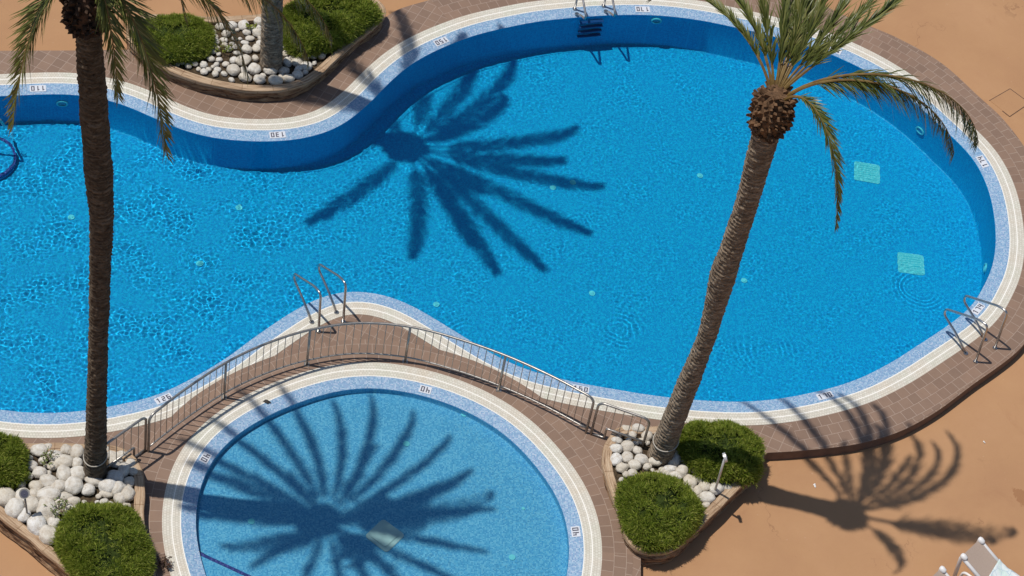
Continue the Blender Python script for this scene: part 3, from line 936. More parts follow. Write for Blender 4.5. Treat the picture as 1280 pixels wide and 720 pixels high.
# ------------------------------------------------------------------ planters
def planter(loop_px, zt, label, th=0.17):
    P = ccw(smooth(resample(catmull([at(*p, zt) for p in loop_px]), 0.07), 3))
    c = P.mean(0)
    o = empty('stone_planter', (c[0], c[1], TERR_Z)); tag(o, label, 'planter', 'stone planters with palms')
    P = P - c; I = offset(P, -th); n = len(P)
    rz = zt - TERR_Z
    # outer wall, courses slightly uneven
    NN = normals(P)
    v = []; f = []; H_ = 22
    for k in range(H_ + 1):
        z = -0.02 + (rz - 0.03) * k / H_
        for i in range(n):
            d_ = -0.035 + 0.05 * noise.noise(Vector((P[i][0] * 1.7 + c[0], P[i][1] * 1.7 + c[1], z * 19))) + 0.02 * noise.noise(Vector((P[i][0] * 6 + c[0], P[i][1] * 6 + c[1], z * 30)))
            v.append((P[i][0] + NN[i][0] * d_, P[i][1] + NN[i][1] * d_, z))
    for k in range(H_):
        for i in range(n):
            j = (i + 1) % n
            f.append((k * n + i, k * n + j, (k + 1) * n + j, (k + 1) * n + i))
    mesh_obj('wall', v, f, M['stonewall'], o, True)
    # coping
    s_ = np.concatenate([[0], np.cumsum(np.hypot(*np.diff(np.vstack([P, P[:1]]), axis=0).T))])
    v = []; f = []; uv = []
    NI = normals(P)
    for i in range(n + 1):
        p, q, nn_ = P[i % n], I[i % n], NI[i % n]
        wob = 0.022 * noise.noise(Vector((p[0] * 3, p[1] * 3, 1.7)))
        p = p + nn_ * wob
        for (x, y), z, u in ((p, rz - 0.075, -0.08), (p, rz - 0.012, 0.0), (p - nn_ * 0.014, rz, 0.02), (q + nn_ * 0.012, rz, th - 0.02), (q, rz - 0.012, th), (q, rz - 0.16, th + 0.14)):
            v.append((x, y, z)); uv.append((s_[i], u))
    for i in range(n):
        for k in range(5):
            f.append((6 * i + k, 6 * i + 6 + k, 6 * i + 7 + k, 6 * i + 1 + k))
    mesh_obj('coping', v, f, M['cap'], o, uv=uv)
    # soil, gently heaped
    J = offset(P, -th + 0.01)
    me = fill('soil', [[tuple(p) for p in J]], rz - 0.09, M['soil'], o)
    return P + c
ZP = {'left': 0.25, 'right': 0.20, 'top': 0.32}
PL_LEFT = [(-90,545),(-20,551),(40,553),(100,554),(147,557),(165,567),(177,583),(181,605),(180,640),(186,680),(196,722),(185,757),(150,768),(118,748),(90,720),(45,682),(0,646),(-60,598),(-110,565)]
planter(PL_LEFT, ZP['left'], 'tan stone planter at lower left with an upright palm and white boulders')
PL_RIGHT = [(765,540),(755,556),(753,578),(762,614),(772,638),(779,662),(786,680),(802,690),(824,692),(846,685),(884,651),(923,611),(950,587),(957,568),(948,548),(915,536),(850,530),(813,533),(790,531),(772,534)]
planter(PL_RIGHT, ZP['right'], 'tan stone planter at lower right with the leaning palm and two shrubs')
PL_TOP = [(158,45),(168,60),(184,73),(205,85),(233,96.5),(267,106.5),(300,112),(333,113.5),(365,110.5),(392,99),(418,77),(443,53),(467,34),(481,21),(480,6),(462,-6),(420,-6),(330,16),(265,20),(190,17),(162,27)]
planter(PL_TOP, ZP['top'], 'curved tan stone planter at top left with a palm trunk and white boulders')

# ------------------------------------------------------------------ white boulders
def boulder_mesh(seed):
    bm = bmesh.new(); bmesh.ops.create_icosphere(bm, subdivisions=4, radius=1.0)
    off = Vector((seed * 13.7, seed * 5.1, seed * 2.3))
    for v in bm.verts:
        p = v.co.copy()
        d_ = 1 + 0.20 * noise.noise(p * 0.85 + off) + 0.09 * noise.noise(p * 2.1 + off) + 0.02 * noise.noise(p * 6 + off)
        v.co = Vector((p.x * d_, p.y * d_, p.z * d_ * (0.9 if p.z < 0 else 1)))
    me = bpy.data.meshes.new('white_boulder'); bm.to_mesh(me); bm.free()
    me.polygons.foreach_set('use_smooth', np.ones(len(me.polygons), dtype=bool))
    return me
SM = []
for k in range(9):
    me = boulder_mesh(k + 1)
    me.materials.append(M['stone']); SM.append(me)
NB = [0]
def boulders(lst, ox, oy, sc, zsoil, label, group):
    for x, y, rx, ry in lst:
        px, py = ox + x / sc, oy + y / sc
        k = 64.5
        a = rx / sc / k * 0.97; b = max(0.6 * a, min(1.35 * a, ry / sc / k * 1.08)); c = min(a, b) * R.uniform(0.72, 0.9)
        p = at(px, py, zsoil + c * 0.55)
        o = bpy.data.objects.new('white_boulder', SM[NB[0] % len(SM)]); NB[0] += 1
        COL.objects.link(o)
        o.location = (p.x, p.y, zsoil + c * R.uniform(0.62, 0.86))
        o.scale = (a, b, c)
        o.rotation_euler = (R.uniform(-0.25, 0.25), R.uniform(-0.25, 0.25), R.choice((0, math.pi)) + R.uniform(-0.25, 0.25))
        tag(o, label, 'stone', group)
LL = [(145,250,30,22),(205,272,30,22),(250,250,22,20),(290,258,24,26),(120,310,20,18),(150,335,24,20),(178,368,30,24),(245,292,34,24),(240,340,26,30),(290,340,30,26),(290,300,20,18),
 (277,388,32,32),(220,390,30,24),(330,400,24,20),(352,366,32,22),(402,386,32,26),(445,395,24,28),(433,352,30,24),(433,295,24,22),(465,325,22,26),(490,300,18,20),(500,330,18,20),(485,370,20,20),
 (478,415,24,28),(180,418,40,28),(240,423,30,16),(120,455,26,28),(175,470,34,38),(85,425,28,26),(22,428,34,36),(57,470,32,34),(90,498,22,24),(150,510,30,20),(135,535,32,34),(200,525,26,20),
 (182,572,32,32),(135,385,24,22),(125,415,20,18),(105,350,18,16),(400,415,24,12),(225,455,22,18),(330,350,14,14),(275,440,22,14),(455,268,26,14),(420,270,20,16),(395,250,22,16),(340,245,20,14),(175,240,20,14),
 (-25,395,30,26),(-40,450,34,30),(200,310,20,16),(270,355,14,12),(205,490,20,18),(450,430,22,20)]
boulders(LL, 0, 480, 3.0, ZP['left'] - 0.09, 'white boulder among those at the foot of the upright left palm', 'white boulders in the lower left planter')
LRt = [(100,168,24,16),(145,192,28,22),(97,203,26,20),(185,210,18,18),(143,238,24,24),(97,247,24,28),(203,246,28,22),(122,278,28,20),(173,268,26,20),(258,255,30,20),(138,122,26,16),(188,122,26,20),
 (225,150,22,20),(205,170,18,14),(318,285,26,20),(345,310,30,18),(368,295,26,26),(400,335,28,30),(382,250,24,24),(415,280,26,24),(440,325,24,20),(462,295,18,24),(460,355,24,24),(432,375,18,22),
 (500,330,26,18),(508,365,32,24),(470,402,30,22),(545,360,24,16),(335,185,14,16),(440,245,22,18),(335,250,26,30),(305,300,16,14),(425,400,14,12),(465,430,16,12),(225,275,18,14),(165,145,16,14),(290,290,18,14),(165,300,20,14)]
boulders(LRt, 740, 500, 3.273, ZP['right'] - 0.09, 'white boulder among those at the foot of the leaning palm', 'white boulders in the lower right planter')
UP = [(617,168,34,26),(690,160,36,26),(760,160,36,34),(855,135,34,30),(843,203,34,34),(652,212,32,24),(640,247,28,16),(780,203,28,20),(800,240,32,14),(768,266,28,18),(780,305,34,30),(840,300,28,48),
 (720,330,28,16),(705,240,20,16),(715,290,26,18),(690,270,18,12),(760,375,52,42),(697,432,46,44),(828,432,42,40),(770,480,42,34),(858,493,40,34),(927,437,44,36),(960,500,48,36),(1008,437,40,28),
 (1037,488,40,30),(1093,463,36,30),(1020,330,24,26),(1015,200,16,26),(1030,385,30,34),(1090,385,36,34),(1060,360,24,18),(1150,410,40,34),(480,350,28,28),(515,402,26,26),(460,395,22,20),(545,430,20,18),
 (430,385,18,14),(560,365,26,20),(610,370,22,18),(650,400,24,20),(1240,345,30,26),(1195,390,18,18),(1030,270,24,20),(1060,300,22,20),(1045,240,18,16),(600,430,24,20),(640,455,22,18),
 (1100,330,26,22),(600,300,20,16),(570,320,22,16),(740,240,16,12),(1190,350,24,20)]
boulders(UP, 150, 0, 4.923, ZP['top'] - 0.09, 'white boulder among those around the trunk in the top left planter', 'white boulders in the top left planter')

def filler(loop_px, zt, shrubs_px, trunk, rad, label, group, n, seed):
    rng = random.Random(seed)
    P = offset(ccw(smooth(resample(catmull([at(*p, zt) for p in loop_px]), 0.07), 3)), -0.26)
    S_ = [np.array([at(*q, zt)[:2] for q in sp]) for sp in shrubs_px]
    x0, y0 = P.min(0); x1, y1 = P.max(0)
    have = [(o.location.x, o.location.y, (o.scale[0] + o.scale[1]) / 2) for o in COL.objects if o.get('group') == group]
    for _ in range(n * 60):
        if n <= 0: break
        x, y, r_ = rng.uniform(x0, x1), rng.uniform(y0, y1), rng.uniform(0.045, 0.10)
        if not inside(P, x, y) or any(inside(q, x, y) for q in S_): continue
        if math.hypot(x - trunk.x, y - trunk.y) < rad + r_: continue
        if any(math.hypot(x - a, y - b) < (c + r_) * 0.80 for a, b, c in have): continue
        have.append((x, y, r_)); n -= 1
        o = bpy.data.objects.new('white_boulder', SM[NB[0] % len(SM)]); NB[0] += 1
        COL.objects.link(o); o.location = (x, y, zt - 0.09 + r_ * 0.55)
        o.scale = (r_, r_ * rng.uniform(0.75, 1.1), r_ * rng.uniform(0.65, 0.85)); o.rotation_euler = (0, 0, rng.uniform(0, 6.28))
        tag(o, label, 'stone', group)
SHRUB_PX = [
 [(-55,548),(-20,543),(10,545),(30,556),(36,574),(33,592),(15,604),(-20,606),(-55,592)],
 [(75,690),(71,668),(84,643),(108,630),(140,630),(163,637),(178,655),(186,680),(191,706),(178,735),(150,752),(120,745),(96,722)],
 [(850,560),(848,543),(862,530),(895,528),(930,535),(950,552),(955,572),(950,592),(930,600),(895,598),(866,586)],
 [(777,640),(775,612),(788,596),(818,592),(850,600),(870,622),(879,643),(868,662),(842,680),(812,686),(788,672)],
 [(166,42),(172,30),(198,24),(235,22),(262,30),(267,46),(258,64),(238,74),(208,76),(182,64)],
 [(352,52),(350,20),(372,0),(410,-4),(450,-2),(474,8),(472,24),(450,38),(425,52),(400,64),(372,66)]]
filler(PL_LEFT, ZP['left'], SHRUB_PX[0:2], at(118.5, 594, 0.15), 0.24, 'white boulder among those at the foot of the upright left palm', 'white boulders in the lower left planter', 40, 1)
filler(PL_RIGHT, ZP['right'], SHRUB_PX[2:4], at(824, 572, 0.08), 0.27, 'white boulder among those at the foot of the leaning palm', 'white boulders in the lower right planter', 26, 2)
filler(PL_TOP, ZP['top'], SHRUB_PX[4:6], at(339, 84, 0.2), 0.27, 'white boulder among those around the trunk in the top left planter', 'white boulders in the top left planter', 46, 3)
# ------------------------------------------------------------------ shrubs
def shrub(poly_px, zs, h, label, dens=7500, seed=1, blade=(0.05, 0.11)):
    """low clipped conifer shrub: dark shell inside with the inner shade in its colour, thousands of needle sprays outside; poly_px is its outline at half height"""
    rng = random.Random(seed)
    P = ccw(smooth(resample(catmull([at(*p, zs + h * 0.5) for p in poly_px]), 0.05), 4))
    c = P.mean(0)
    o = empty('shrub', (c[0], c[1], zs)); tag(o, label, 'shrub', 'clipped green shrubs in the planters')
    P = P - c
    th = np.arctan2(P[:, 1], P[:, 0]); rad = np.hypot(*P.T); oo = np.argsort(th); th = th[oo]; rad = rad[oo]
    def rmax(a):
        return float(np.interp(a, th, rad, period=2 * math.pi))
    def surf(a, t):
        """t 0 rim .. 1 crown"""
        bulge = 1 + 0.10 * noise.noise(Vector((math.cos(a) * 2.4, math.sin(a) * 2.4, seed * 3.1 + t * 2)))
        ang = t * math.pi / 2
        r_ = rmax(a) * (math.cos(ang) ** 0.62) * bulge
        z_ = h * (0.10 + 0.90 * math.sin(ang) ** 0.75)
        lump = 0.13 * noise.noise(Vector((r_ * math.cos(a) * 2.6, r_ * math.sin(a) * 2.6, seed))) + 0.09 * noise.noise(Vector((r_ * math.cos(a) * 6, r_ * math.sin(a) * 6, seed + 9)))
        return Vector((r_ * math.cos(a), r_ * math.sin(a), max(0.02, z_ + lump * (0.3 + t))))
    # solid core shell, its dark colour stands for shade inside the foliage
    v = []; f = []; na, ntt = 40, 9
    for k in range(ntt + 1):
        for i in range(na):
            p = surf(-math.pi + 2 * math.pi * i / na, k / ntt)
            v.append(Vector((p.x * 0.90, p.y * 0.90, max(0, p.z * 0.90 - 0.05))))
    for k in range(ntt):
        for i in range(na):
            j = (i + 1) % na
            f.append((k * na + i, k * na + j, (k + 1) * na + j, (k + 1) * na + i))
    mesh_obj('shade_core', v, f, M['shrub_core'], o, True)
    A_ = abs(area(P))
    n = int(dens * A_)
    v = []; f = []
    for q in range(n):
        # uniform over the plan plus extra round the flanks
        a = rng.uniform(-math.pi, math.pi)
        u = rng.random()
        t = (2 / math.pi) * math.acos(min(1, math.sqrt(u))) if rng.random() < 0.62 else rng.random() * 0.55
        p = surf(a, t)
        e = surf(a + 0.05, t); g_ = surf(a, min(1, t + 0.05)) if t < 0.95 else surf(a, t - 0.05)
        nr = (e - p).cross(g_ - p)
        if t >= 0.95: nr = -nr
        nr = nr.normalized() if nr.length > 1e-9 else Vector((0, 0, 1))
        if nr.z < -0.2: nr = -nr
        dens_n = noise.noise(Vector((p.x * 3.6, p.y * 3.6, p.z * 3.6 + seed)))
        if dens_n < -0.22 and rng.random() < 0.7: continue
        p = p * rng.uniform(0.90, 1.0)
        main = (nr * 0.9 + Vector((rng.gauss(0, 0.5), rng.gauss(0, 0.5), rng.uniform(0.0, 0.7)))).normalized()
        ln = rng.uniform(*blade) * (1.7 if rng.random() < 0.05 else 1.0)
        for k in range(3):
            d_ = (main + Vector((rng.gauss(0, 0.45), rng.gauss(0, 0.45), rng.gauss(0, 0.3)))).normalized()
            sd = d_.cross(Vector((rng.gauss(0, 1), rng.gauss(0, 1), rng.gauss(0, 1)))).normalized() * rng.uniform(0.0032, 0.0065)
            b = len(v); l2 = ln * rng.uniform(0.6, 1.1)
            v += [p - sd, p + sd, p + d_ * l2 * 0.6 + sd * 0.9, p + d_ * l2 + Vector((0, 0, -0.01)), p + d_ * l2 * 0.6 - sd * 0.9]
            f.append((b, b + 1, b + 2, b + 3, b + 4))
    mesh_obj('foliage', v, f, M['shrub'], o)
zl, zr, zu = ZP['left'] - 0.09, ZP['right'] - 0.09, ZP['top'] - 0.09
shrub(SHRUB_PX[0], zl, 0.50, 'rounded green shrub cut off by the left edge of the frame', seed=1)
shrub(SHRUB_PX[1], zl, 0.55, 'big round green shrub in front of the boulders at lower left', seed=2)
shrub(SHRUB_PX[2], zr, 0.52, 'dark green shrub beside the pool, behind the leaning palm trunk', seed=3)
shrub(SHRUB_PX[3], zr, 0.50, 'mounded green shrub at the near tip of the lower right planter', seed=4)
shrub(SHRUB_PX[4], zu, 0.45, 'green shrub at the left end of the top left planter', seed=5)
shrub(SHRUB_PX[5], zu, 0.55, 'green shrub at the right end of the top left planter', seed=6)

def sprig(px, py, z, n, size, mat, label, seed):
    rng = random.Random(seed); p = at(px, py, z)
    v = []; f = []
    mb = MB()
    for k in range(n):
        a = rng.uniform(0, 6.283); r_ = size * math.sqrt(rng.random())
        top = Vector((r_ * math.cos(a), r_ * math.sin(a), size * rng.uniform(0.5, 1.1)))
        base = Vector((top.x * 0.25, top.y * 0.25, 0))
        if k % 2 == 0: mb.tube([base, base.lerp(top, 0.5) + Vector((0, 0, 0.02)), top], 0.004, 4, False, 1)
        for q in range(4):
            d_ = Vector((rng.gauss(0, 1), rng.gauss(0, 1), rng.gauss(0.3, 0.6))).normalized(); s_ = d_.cross(Vector((rng.gauss(0, 1), rng.gauss(0, 1), 1))).normalized()
            l_ = rng.uniform(0.03, 0.055); b = base.lerp(top, rng.uniform(0.5, 1))
            mb.add([b, b + d_ * l_ * 0.5 + s_ * l_ * 0.28, b + d_ * l_, b + d_ * l_ * 0.5 - s_ * l_ * 0.28], [(0, 1, 2, 3)])
    o = mb.build('small_plant', [mat, M['rachis']]); o.location = p
    tag(o, label, 'plant', 'small weeds in the planters')
sprig(58, 577, zl + 0.04, 26, 0.20, M['sprig'], 'pale leafy sprig growing between white boulders left of the upright palm', 1)
sprig(72, 641, zl + 0.06, 34, 0.22, M['sprig'], 'yellow green sprig between white boulders and the big round shrub', 2)
sprig(205, 707, TERR_Z + 0.25, 40, 0.15, M['redsprig'], 'dark reddish sprig on the deck edge beside the wading pool', 3)
sprig(279, 66, zu + 0.02, 26, 0.22, M['shrub'], 'dark weed tuft among the boulders of the top left planter', 4)
sprig(313, 36, zu + 0.05, 16, 0.14, M['shrub'], 'small green tuft behind the boulders of the top left planter', 5)

# ------------------------------------------------------------------ palms
def frond_mesh(c1, c2, tip, seed, leaf=0.34, w=0.022, step=0.017, start=0.16, lift_=22.0, spread=38.0):
    rng = random.Random(seed)
    P0, P1, P2, P3 = Vector((0, 0, 0)), Vector(c1), Vector(c2), Vector(tip)
    def bz(t): return P0 * (1 - t) ** 3 + P1 * 3 * t * (1 - t) ** 2 + P2 * 3 * t * t * (1 - t) + P3 * t ** 3
    def bt(t): return ((P1 - P0) * 3 * (1 - t) ** 2 + (P2 - P1) * 6 * t * (1 - t) + (P3 - P2) * 3 * t * t).normalized()
    N = 40
    ln = sum((bz((i + 1) / N) - bz(i / N)).length for i in range(N))
    mb = MB()
    mb.tube([bz(i / 22) for i in range(23)], [0.022 * (1 - i / 22) ** 1.2 + 0.004 for i in range(23)], 6, True, 1)
    horiz = Vector((P3.x, P3.y, 0)); horiz = horiz.normalized() if horiz.length > 0.05 else Vector((1, 0, 0))
    side0 = horiz.cross(Vector((0, 0, 1))).normalized()
    n = int(ln * (1 - start) / step)
    v = []; f = []
    for i in range(n):
        t = start + (1 - start) * (i + 0.5) / n
        p = bz(t); tg = bt(t)
        side = (side0 - tg * side0.dot(tg)).normalized()
        upv = side.cross(tg).normalized()
        if upv.z < 0 and abs(tg.z) < 0.9: upv = -upv
        u = (t - start) / (1 - start)
        L_ = leaf * (0.30 + 0.95 * math.sin(math.pi * (0.12 + 0.78 * u)) ** 0.8) * (1 - 0.35 * u)
        for sg in (-1, 1):
            if rng.random() < 0.05: continue
            fw = math.radians(rng.gauss(spread - 14 * u, 7)); lift = math.radians(rng.gauss(lift_, 14))
            d_ = (tg * math.sin(math.pi / 2 - fw) + (side * sg * math.cos(lift) + upv * math.sin(lift)) * math.sin(fw)).normalized()
            l_ = L_ * rng.uniform(0.82, 1.12)
            wd = d_.cross(upv + side * sg * rng.uniform(-0.9, 0.2)).normalized() * w * 0.5
            drop = Vector((0, 0, -1)) * l_ * rng.uniform(0.05, 0.24)
            q = p + tg * rng.uniform(-0.01, 0.01)
            m1 = q + d_ * l_ * 0.5 + drop * 0.25; m2 = q + d_ * l_ + drop
            b = len(v)
            v += [q - wd * 0.5, q + wd * 0.5, m1 + wd, m1 - wd, m2 + wd * 0.12, m2 - wd * 0.12]
            f += [(b, b + 1, b + 2, b + 3), (b + 3, b + 2, b + 4, b + 5)]
    mb.add(v, f, 0)
    return mb
def palm(base, path, radii, boss_c, boss_r, boss_h, fronds, tmat, bmat, label, seed, band=0.55, lift_=22.0, spread=38.0, bend=0.0):
    rng = random.Random(seed)
    base = Vector(base)
    o = empty('palm_tree', base); tag(o, label, 'palm tree', 'palm trees around the pools')
    pts = [Vector(p) for p in path]
    zz = [p.z for p in pts]
    def at_z(z):
        return Vector((float(np.interp(z, zz, [p.x for p in pts])), float(np.interp(z, zz, [p.y for p in pts])), z))
    rz = [q[0] for q in radii]; rr = [q[1] for q in radii]
    top = boss_c.z
    v = []; f = []; scar_ = []; na = 56; dz = 0.016
    nz = int((top - base.z + 0.12) / dz)
    # smooth the centre line
    xs = np.array([[*at_z(base.z - 0.12 + k * dz)] for k in range(nz + 1)])
    for _ in range(120): xs[1:-1] = 0.5 * xs[1:-1] + 0.25 * (xs[:-2] + xs[2:])
    rs_ = np.interp(xs[:, 2], rz, rr)
    for _ in range(60): rs_[1:-1] = 0.5 * rs_[1:-1] + 0.25 * (rs_[:-2] + rs_[2:])
    for k in range(nz + 1):
        z = xs[k, 2]
        for i in range(na):
            a = 2 * math.pi * i / na
            ca, sa = math.cos(a), math.sin(a)
            wob = noise.noise(Vector((ca * 1.2, sa * 1.2, z * 1.3 + seed)))
            ph = (z * 11.5 + 0.22 * wob + 0.10 * noise.noise(Vector((ca * 3, sa * 3, z * 4 + seed)))) % 1.0
            ridge = (1 - ph) ** 1.5
            scar = noise.noise(Vector((ca * 4.5, sa * 4.5, z * 9 + seed)))
            r_ = 0.86 * rs_[k] * (1 + 0.05 * wob) + 0.026 * (ridge - 0.5) + 0.018 * scar
            v.append((xs[k, 0] - base.x + r_ * ca, xs[k, 1] - base.y + r_ * sa, z - base.z))
            scar_.append(min(1.0, max(0.0, ph ** 2.2 * 0.9 + 0.55 * noise.noise(Vector((ca * 9, sa * 9, z * 14 + seed))))))
    for k in range(nz):
        for i in range(na):
            j = (i + 1) % na
            f.append((k * na + i, k * na + j, (k + 1) * na + j, (k + 1) * na + i))
    tk = mesh_obj('trunk', v, f, tmat, o, True)
    tk.data.attributes.new('scar', 'FLOAT', 'POINT').data.foreach_set('value', np.array(scar_, dtype=np.float32))
    if band:
        c = at_z(base.z + band) - base; r_ = float(np.interp(base.z + band, rz, rr)) * 0.86 + 0.016
        pts_ = [c + Vector((r_ * math.cos(a), r_ * math.sin(a), 0.05 * math.cos(a - 1.0))) for a in np.linspace(0, 2 * math.pi, 33)]
        MB().tube(pts_, 0.012, 6, False).build('tie_band', M['rope'], o, True)
    # boss of old leaf bases
    mb = MB(); bc = boss_c - base
    v = []; f = []; ns = 16
    for k in range(ns + 1):
        t = -1 + 2 * k / ns
        for i in range(24):
            a = 2 * math.pi * i / 24; r_ = boss_r * 0.86 * math.sqrt(max(0.0, 1 - abs(t) ** 2.6))
            v.append(bc + Vector((r_ * math.cos(a), r_ * math.sin(a), t * boss_h)))
    for k in range(ns):
        for i in range(24):
            j = (i + 1) % 24; f.append((k * 24 + i, k * 24 + j, (k + 1) * 24 + j, (k + 1) * 24 + i))
    mb.add(v, f)
    for k in range(210):
        t = -0.95 + 1.88 * (k + 0.5) / 210 + rng.uniform(-0.03, 0.03); t = max(-0.97, min(0.97, t)); a = k * 2.39996 + rng.uniform(-0.22, 0.22)
        r_ = boss_r * 0.86 * math.sqrt(max(0.0, 1 - abs(t) ** 2.6))
        nrm = Vector((math.cos(a + rng.uniform(-0.3, 0.3)), math.sin(a + rng.uniform(-0.3, 0.3)), 0.3 * t + rng.uniform(0.1, 0.9))).normalized()
        p = bc + Vector((r_ * math.cos(a), r_ * math.sin(a), t * boss_h))
        rot_ = Vector((0, 0, 1)).rotation_difference(nrm).to_matrix() @ Matrix.Rotation(rng.uniform(-0.3, 0.3), 3, 'Z')
        ww = rng.uniform(0.045, 0.10); hh = rng.uniform(0.03, 0.15)
        q = [(-1, -0.45, 0), (1, -0.45, 0), (0.8, 0.45, 0), (-0.8, 0.45, 0), (-0.7, -0.3, 1), (0.7, -0.3, 1), (0.5, 0.25, 0.8), (-0.5, 0.25, 0.8)]
        mb.add([p - nrm * 0.02 + rot_ @ Vector((x * ww * 0.5, y * ww, z * hh)) for x, y, z in q], [(4, 5, 6, 7), (0, 1, 5, 4), (1, 2, 6, 5), (2, 3, 7, 6), (3, 0, 4, 7)])
    mb.build('leaf_base_boss', bmat, o)
    org = bc + Vector((0, 0, boss_h * 0.80))
    for k, fr in enumerate(fronds):
        tx, ty, tz = fr[0]; rise = fr[1]; lf = fr[2] if len(fr) > 2 else 0.34; lf_ = fr[3] if len(fr) > 3 else lift_; bd_ = fr[5] if len(fr) > 5 else bend; sp_ = fr[4] if len(fr) > 4 else spread
        hr = math.hypot(tx, ty)
        d0 = Vector((tx, ty, 0)).normalized() if hr > 0.01 else Vector((1, 0, 0))
        # the tip is given from the middle of the boss
        st = org + d0 * boss_r * 0.45
        tip = bc + Vector((tx, ty, tz)) - st
        h2 = Vector((tip.x, tip.y, 0))
        c1 = h2 * 0.22 + Vector((0, 0, max(0.25, tip.z * 0.35) + rise * 0.65))
        c2 = h2 * 0.82 + Vector((0, 0, tip.z * 0.45 + rise))
        lat = Vector((h2.y, -h2.x, 0))
        c1 = c1 + lat * bd_ * 0.5; c2 = c2 + lat * bd_
        m_ = frond_mesh(c1, c2, tip, seed * 100 + k, lf, lift_=lf_, spread=sp_)
        q = m_.build('frond', [M['leaf'], M['rachis']], o)
        q.location = st
    return o
rz1 = [(0.0, 0.235), (0.4, 0.215), (1.2, 0.20), (2.6, 0.182), (4.1, 0.172), (5.0, 0.182), (5.8, 0.188), (7.0, 0.212), (7.7, 0.240), (8.9, 0.228), (10.0, 0.212), (12, 0.20)]
b1 = at(118.5, 594, 0.15); C1 = Vector((-7.31, -5.01, 10.85))
mid1 = Vector((-7.10, -5.05, 6.8))
rnd = random.Random(5)
F1 = [((-0.95, -0.75, -1.75), 0.75, 0.46), ((1.22, -0.95, -1.85), 0.80, 0.46), ((2.25, 0.1, -1.15), 0.95, 0.44, -15, 36), ((0.52, -0.85, -0.85), 0.75, 0.36), ((3.40, 0.80, -0.95), 1.05, 0.46, -38, 40), ((3.1, 0.45, -1.10), 1.0, 0.40, -38, 40), ((2.2, 0.85, -0.55), 1.0, 0.32, -20, 36),
      ((1.3, 0.7, -0.75), 1.0, 0.34), ((2.7, 1.25, -0.45), 1.0, 0.26), ((-1.5, 0.2, 0.2), 0.9), ((-2.4, 0.9, 0.5), 0.9), ((-2.6, 0.0, 0.9), 0.9)]
for a, r_, z in [(75, 2.9, 0.1), (92, 2.6, 0.6), (108, 2.9, 0.2), (122, 3.0, 0.3), (138, 2.8, 0.4), (152, 2.9, 0.5), (60, 2.9, 0.3), (45, 2.9, 0.5), (30, 2.7, 0.8), (12, 2.7, 1.0), (-8, 2.4, 1.4), (-28, 2.1, 1.7),
                 (-50, 1.7, 2.0), (-75, 1.4, 2.2), (-100, 1.4, 2.2), (-125, 1.6, 2.1), (-150, 2.0, 1.8), (180, 2.5, 1.3), (80, 1.8, 1.8), (20, 1.6, 2.2), (140, 1.7, 2.0), (-60, 0.9, 2.6), (170, 1.0, 2.6), (60, 0.8, 2.7)]:
    a = math.radians(a); F1.append(((r_ * math.cos(a), r_ * math.sin(a), z), 0.85 if z < 1 else 0.3, 0.30, 42, 31))
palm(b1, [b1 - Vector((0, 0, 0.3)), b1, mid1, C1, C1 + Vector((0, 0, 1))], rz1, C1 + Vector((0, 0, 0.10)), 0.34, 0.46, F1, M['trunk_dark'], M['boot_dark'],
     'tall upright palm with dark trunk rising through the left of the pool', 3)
rz2 = [(0.0, 0.27), (0.5, 0.245), (1.3, 0.225), (2.4, 0.212), (3.4, 0.176), (4.3, 0.188), (5.3, 0.245), (6.2, 0.205), (7.4, 0.205), (8.4, 0.232), (8.9, 0.24), (12, 0.2)]
b2 = at(824, 572, 0.08); C2 = Vector((2.71, -4.05, 9.19))
F2 = [((-1.15, 2.35, 0.35), 0.75, 0.36, 66, 31, 0.03), ((-1.75, 2.2, 0.0), 0.9, 0.28, 60, 30, 0.0), ((-0.30, 2.55, 0.15), 0.85, 0.38, 66, 31, 0.20), ((0.0, 2.5, 0.45), 0.7, 0.38, 66, 31, 0.20),
      ((0.25, 1.9, 1.5), 0.35, 0.46, 68, 31, 0.15), ((0.95, 1.9, 1.3), 0.6, 0.44, 68, 31, 0.26), ((1.85, 2.0, 0.75), 1.0, 0.40, 66, 31, 0.26), ((1.45, 1.75, 1.0), 0.8, 0.36, 66, 30, 0.20),
      ((3.20, -0.10, -0.12), 1.25, 0.52, -52, 44, 0.05), ((2.80, -0.35, -0.15), 1.1, 0.44, -54, 42, 0.03), ((1.12, -1.22, -1.05), 0.75, 0.28, 25, 34, 0.0), ((-0.45, 1.5, 1.6), 0.2, 0.40, 66, 30, 0.0),
      ((0.45, 2.3, 1.0), 0.5, 0.42, 68, 31, 0.18), ((-0.05, 1.7, 1.7), 0.2, 0.42, 68, 30, 0.05), ((0.70, 1.5, 1.8), 0.2, 0.42, 68, 30, 0.1)]
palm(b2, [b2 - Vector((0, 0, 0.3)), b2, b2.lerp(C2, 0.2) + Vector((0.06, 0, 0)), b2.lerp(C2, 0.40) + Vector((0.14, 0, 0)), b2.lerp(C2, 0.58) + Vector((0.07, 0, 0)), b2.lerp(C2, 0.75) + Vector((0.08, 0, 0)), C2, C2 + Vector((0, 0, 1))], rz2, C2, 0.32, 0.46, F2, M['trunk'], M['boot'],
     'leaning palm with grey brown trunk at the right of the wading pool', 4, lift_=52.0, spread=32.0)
b3 = at(339, 84, 0.20); C3 = Vector((-5.15, 4.63, 7.6))
F3 = []
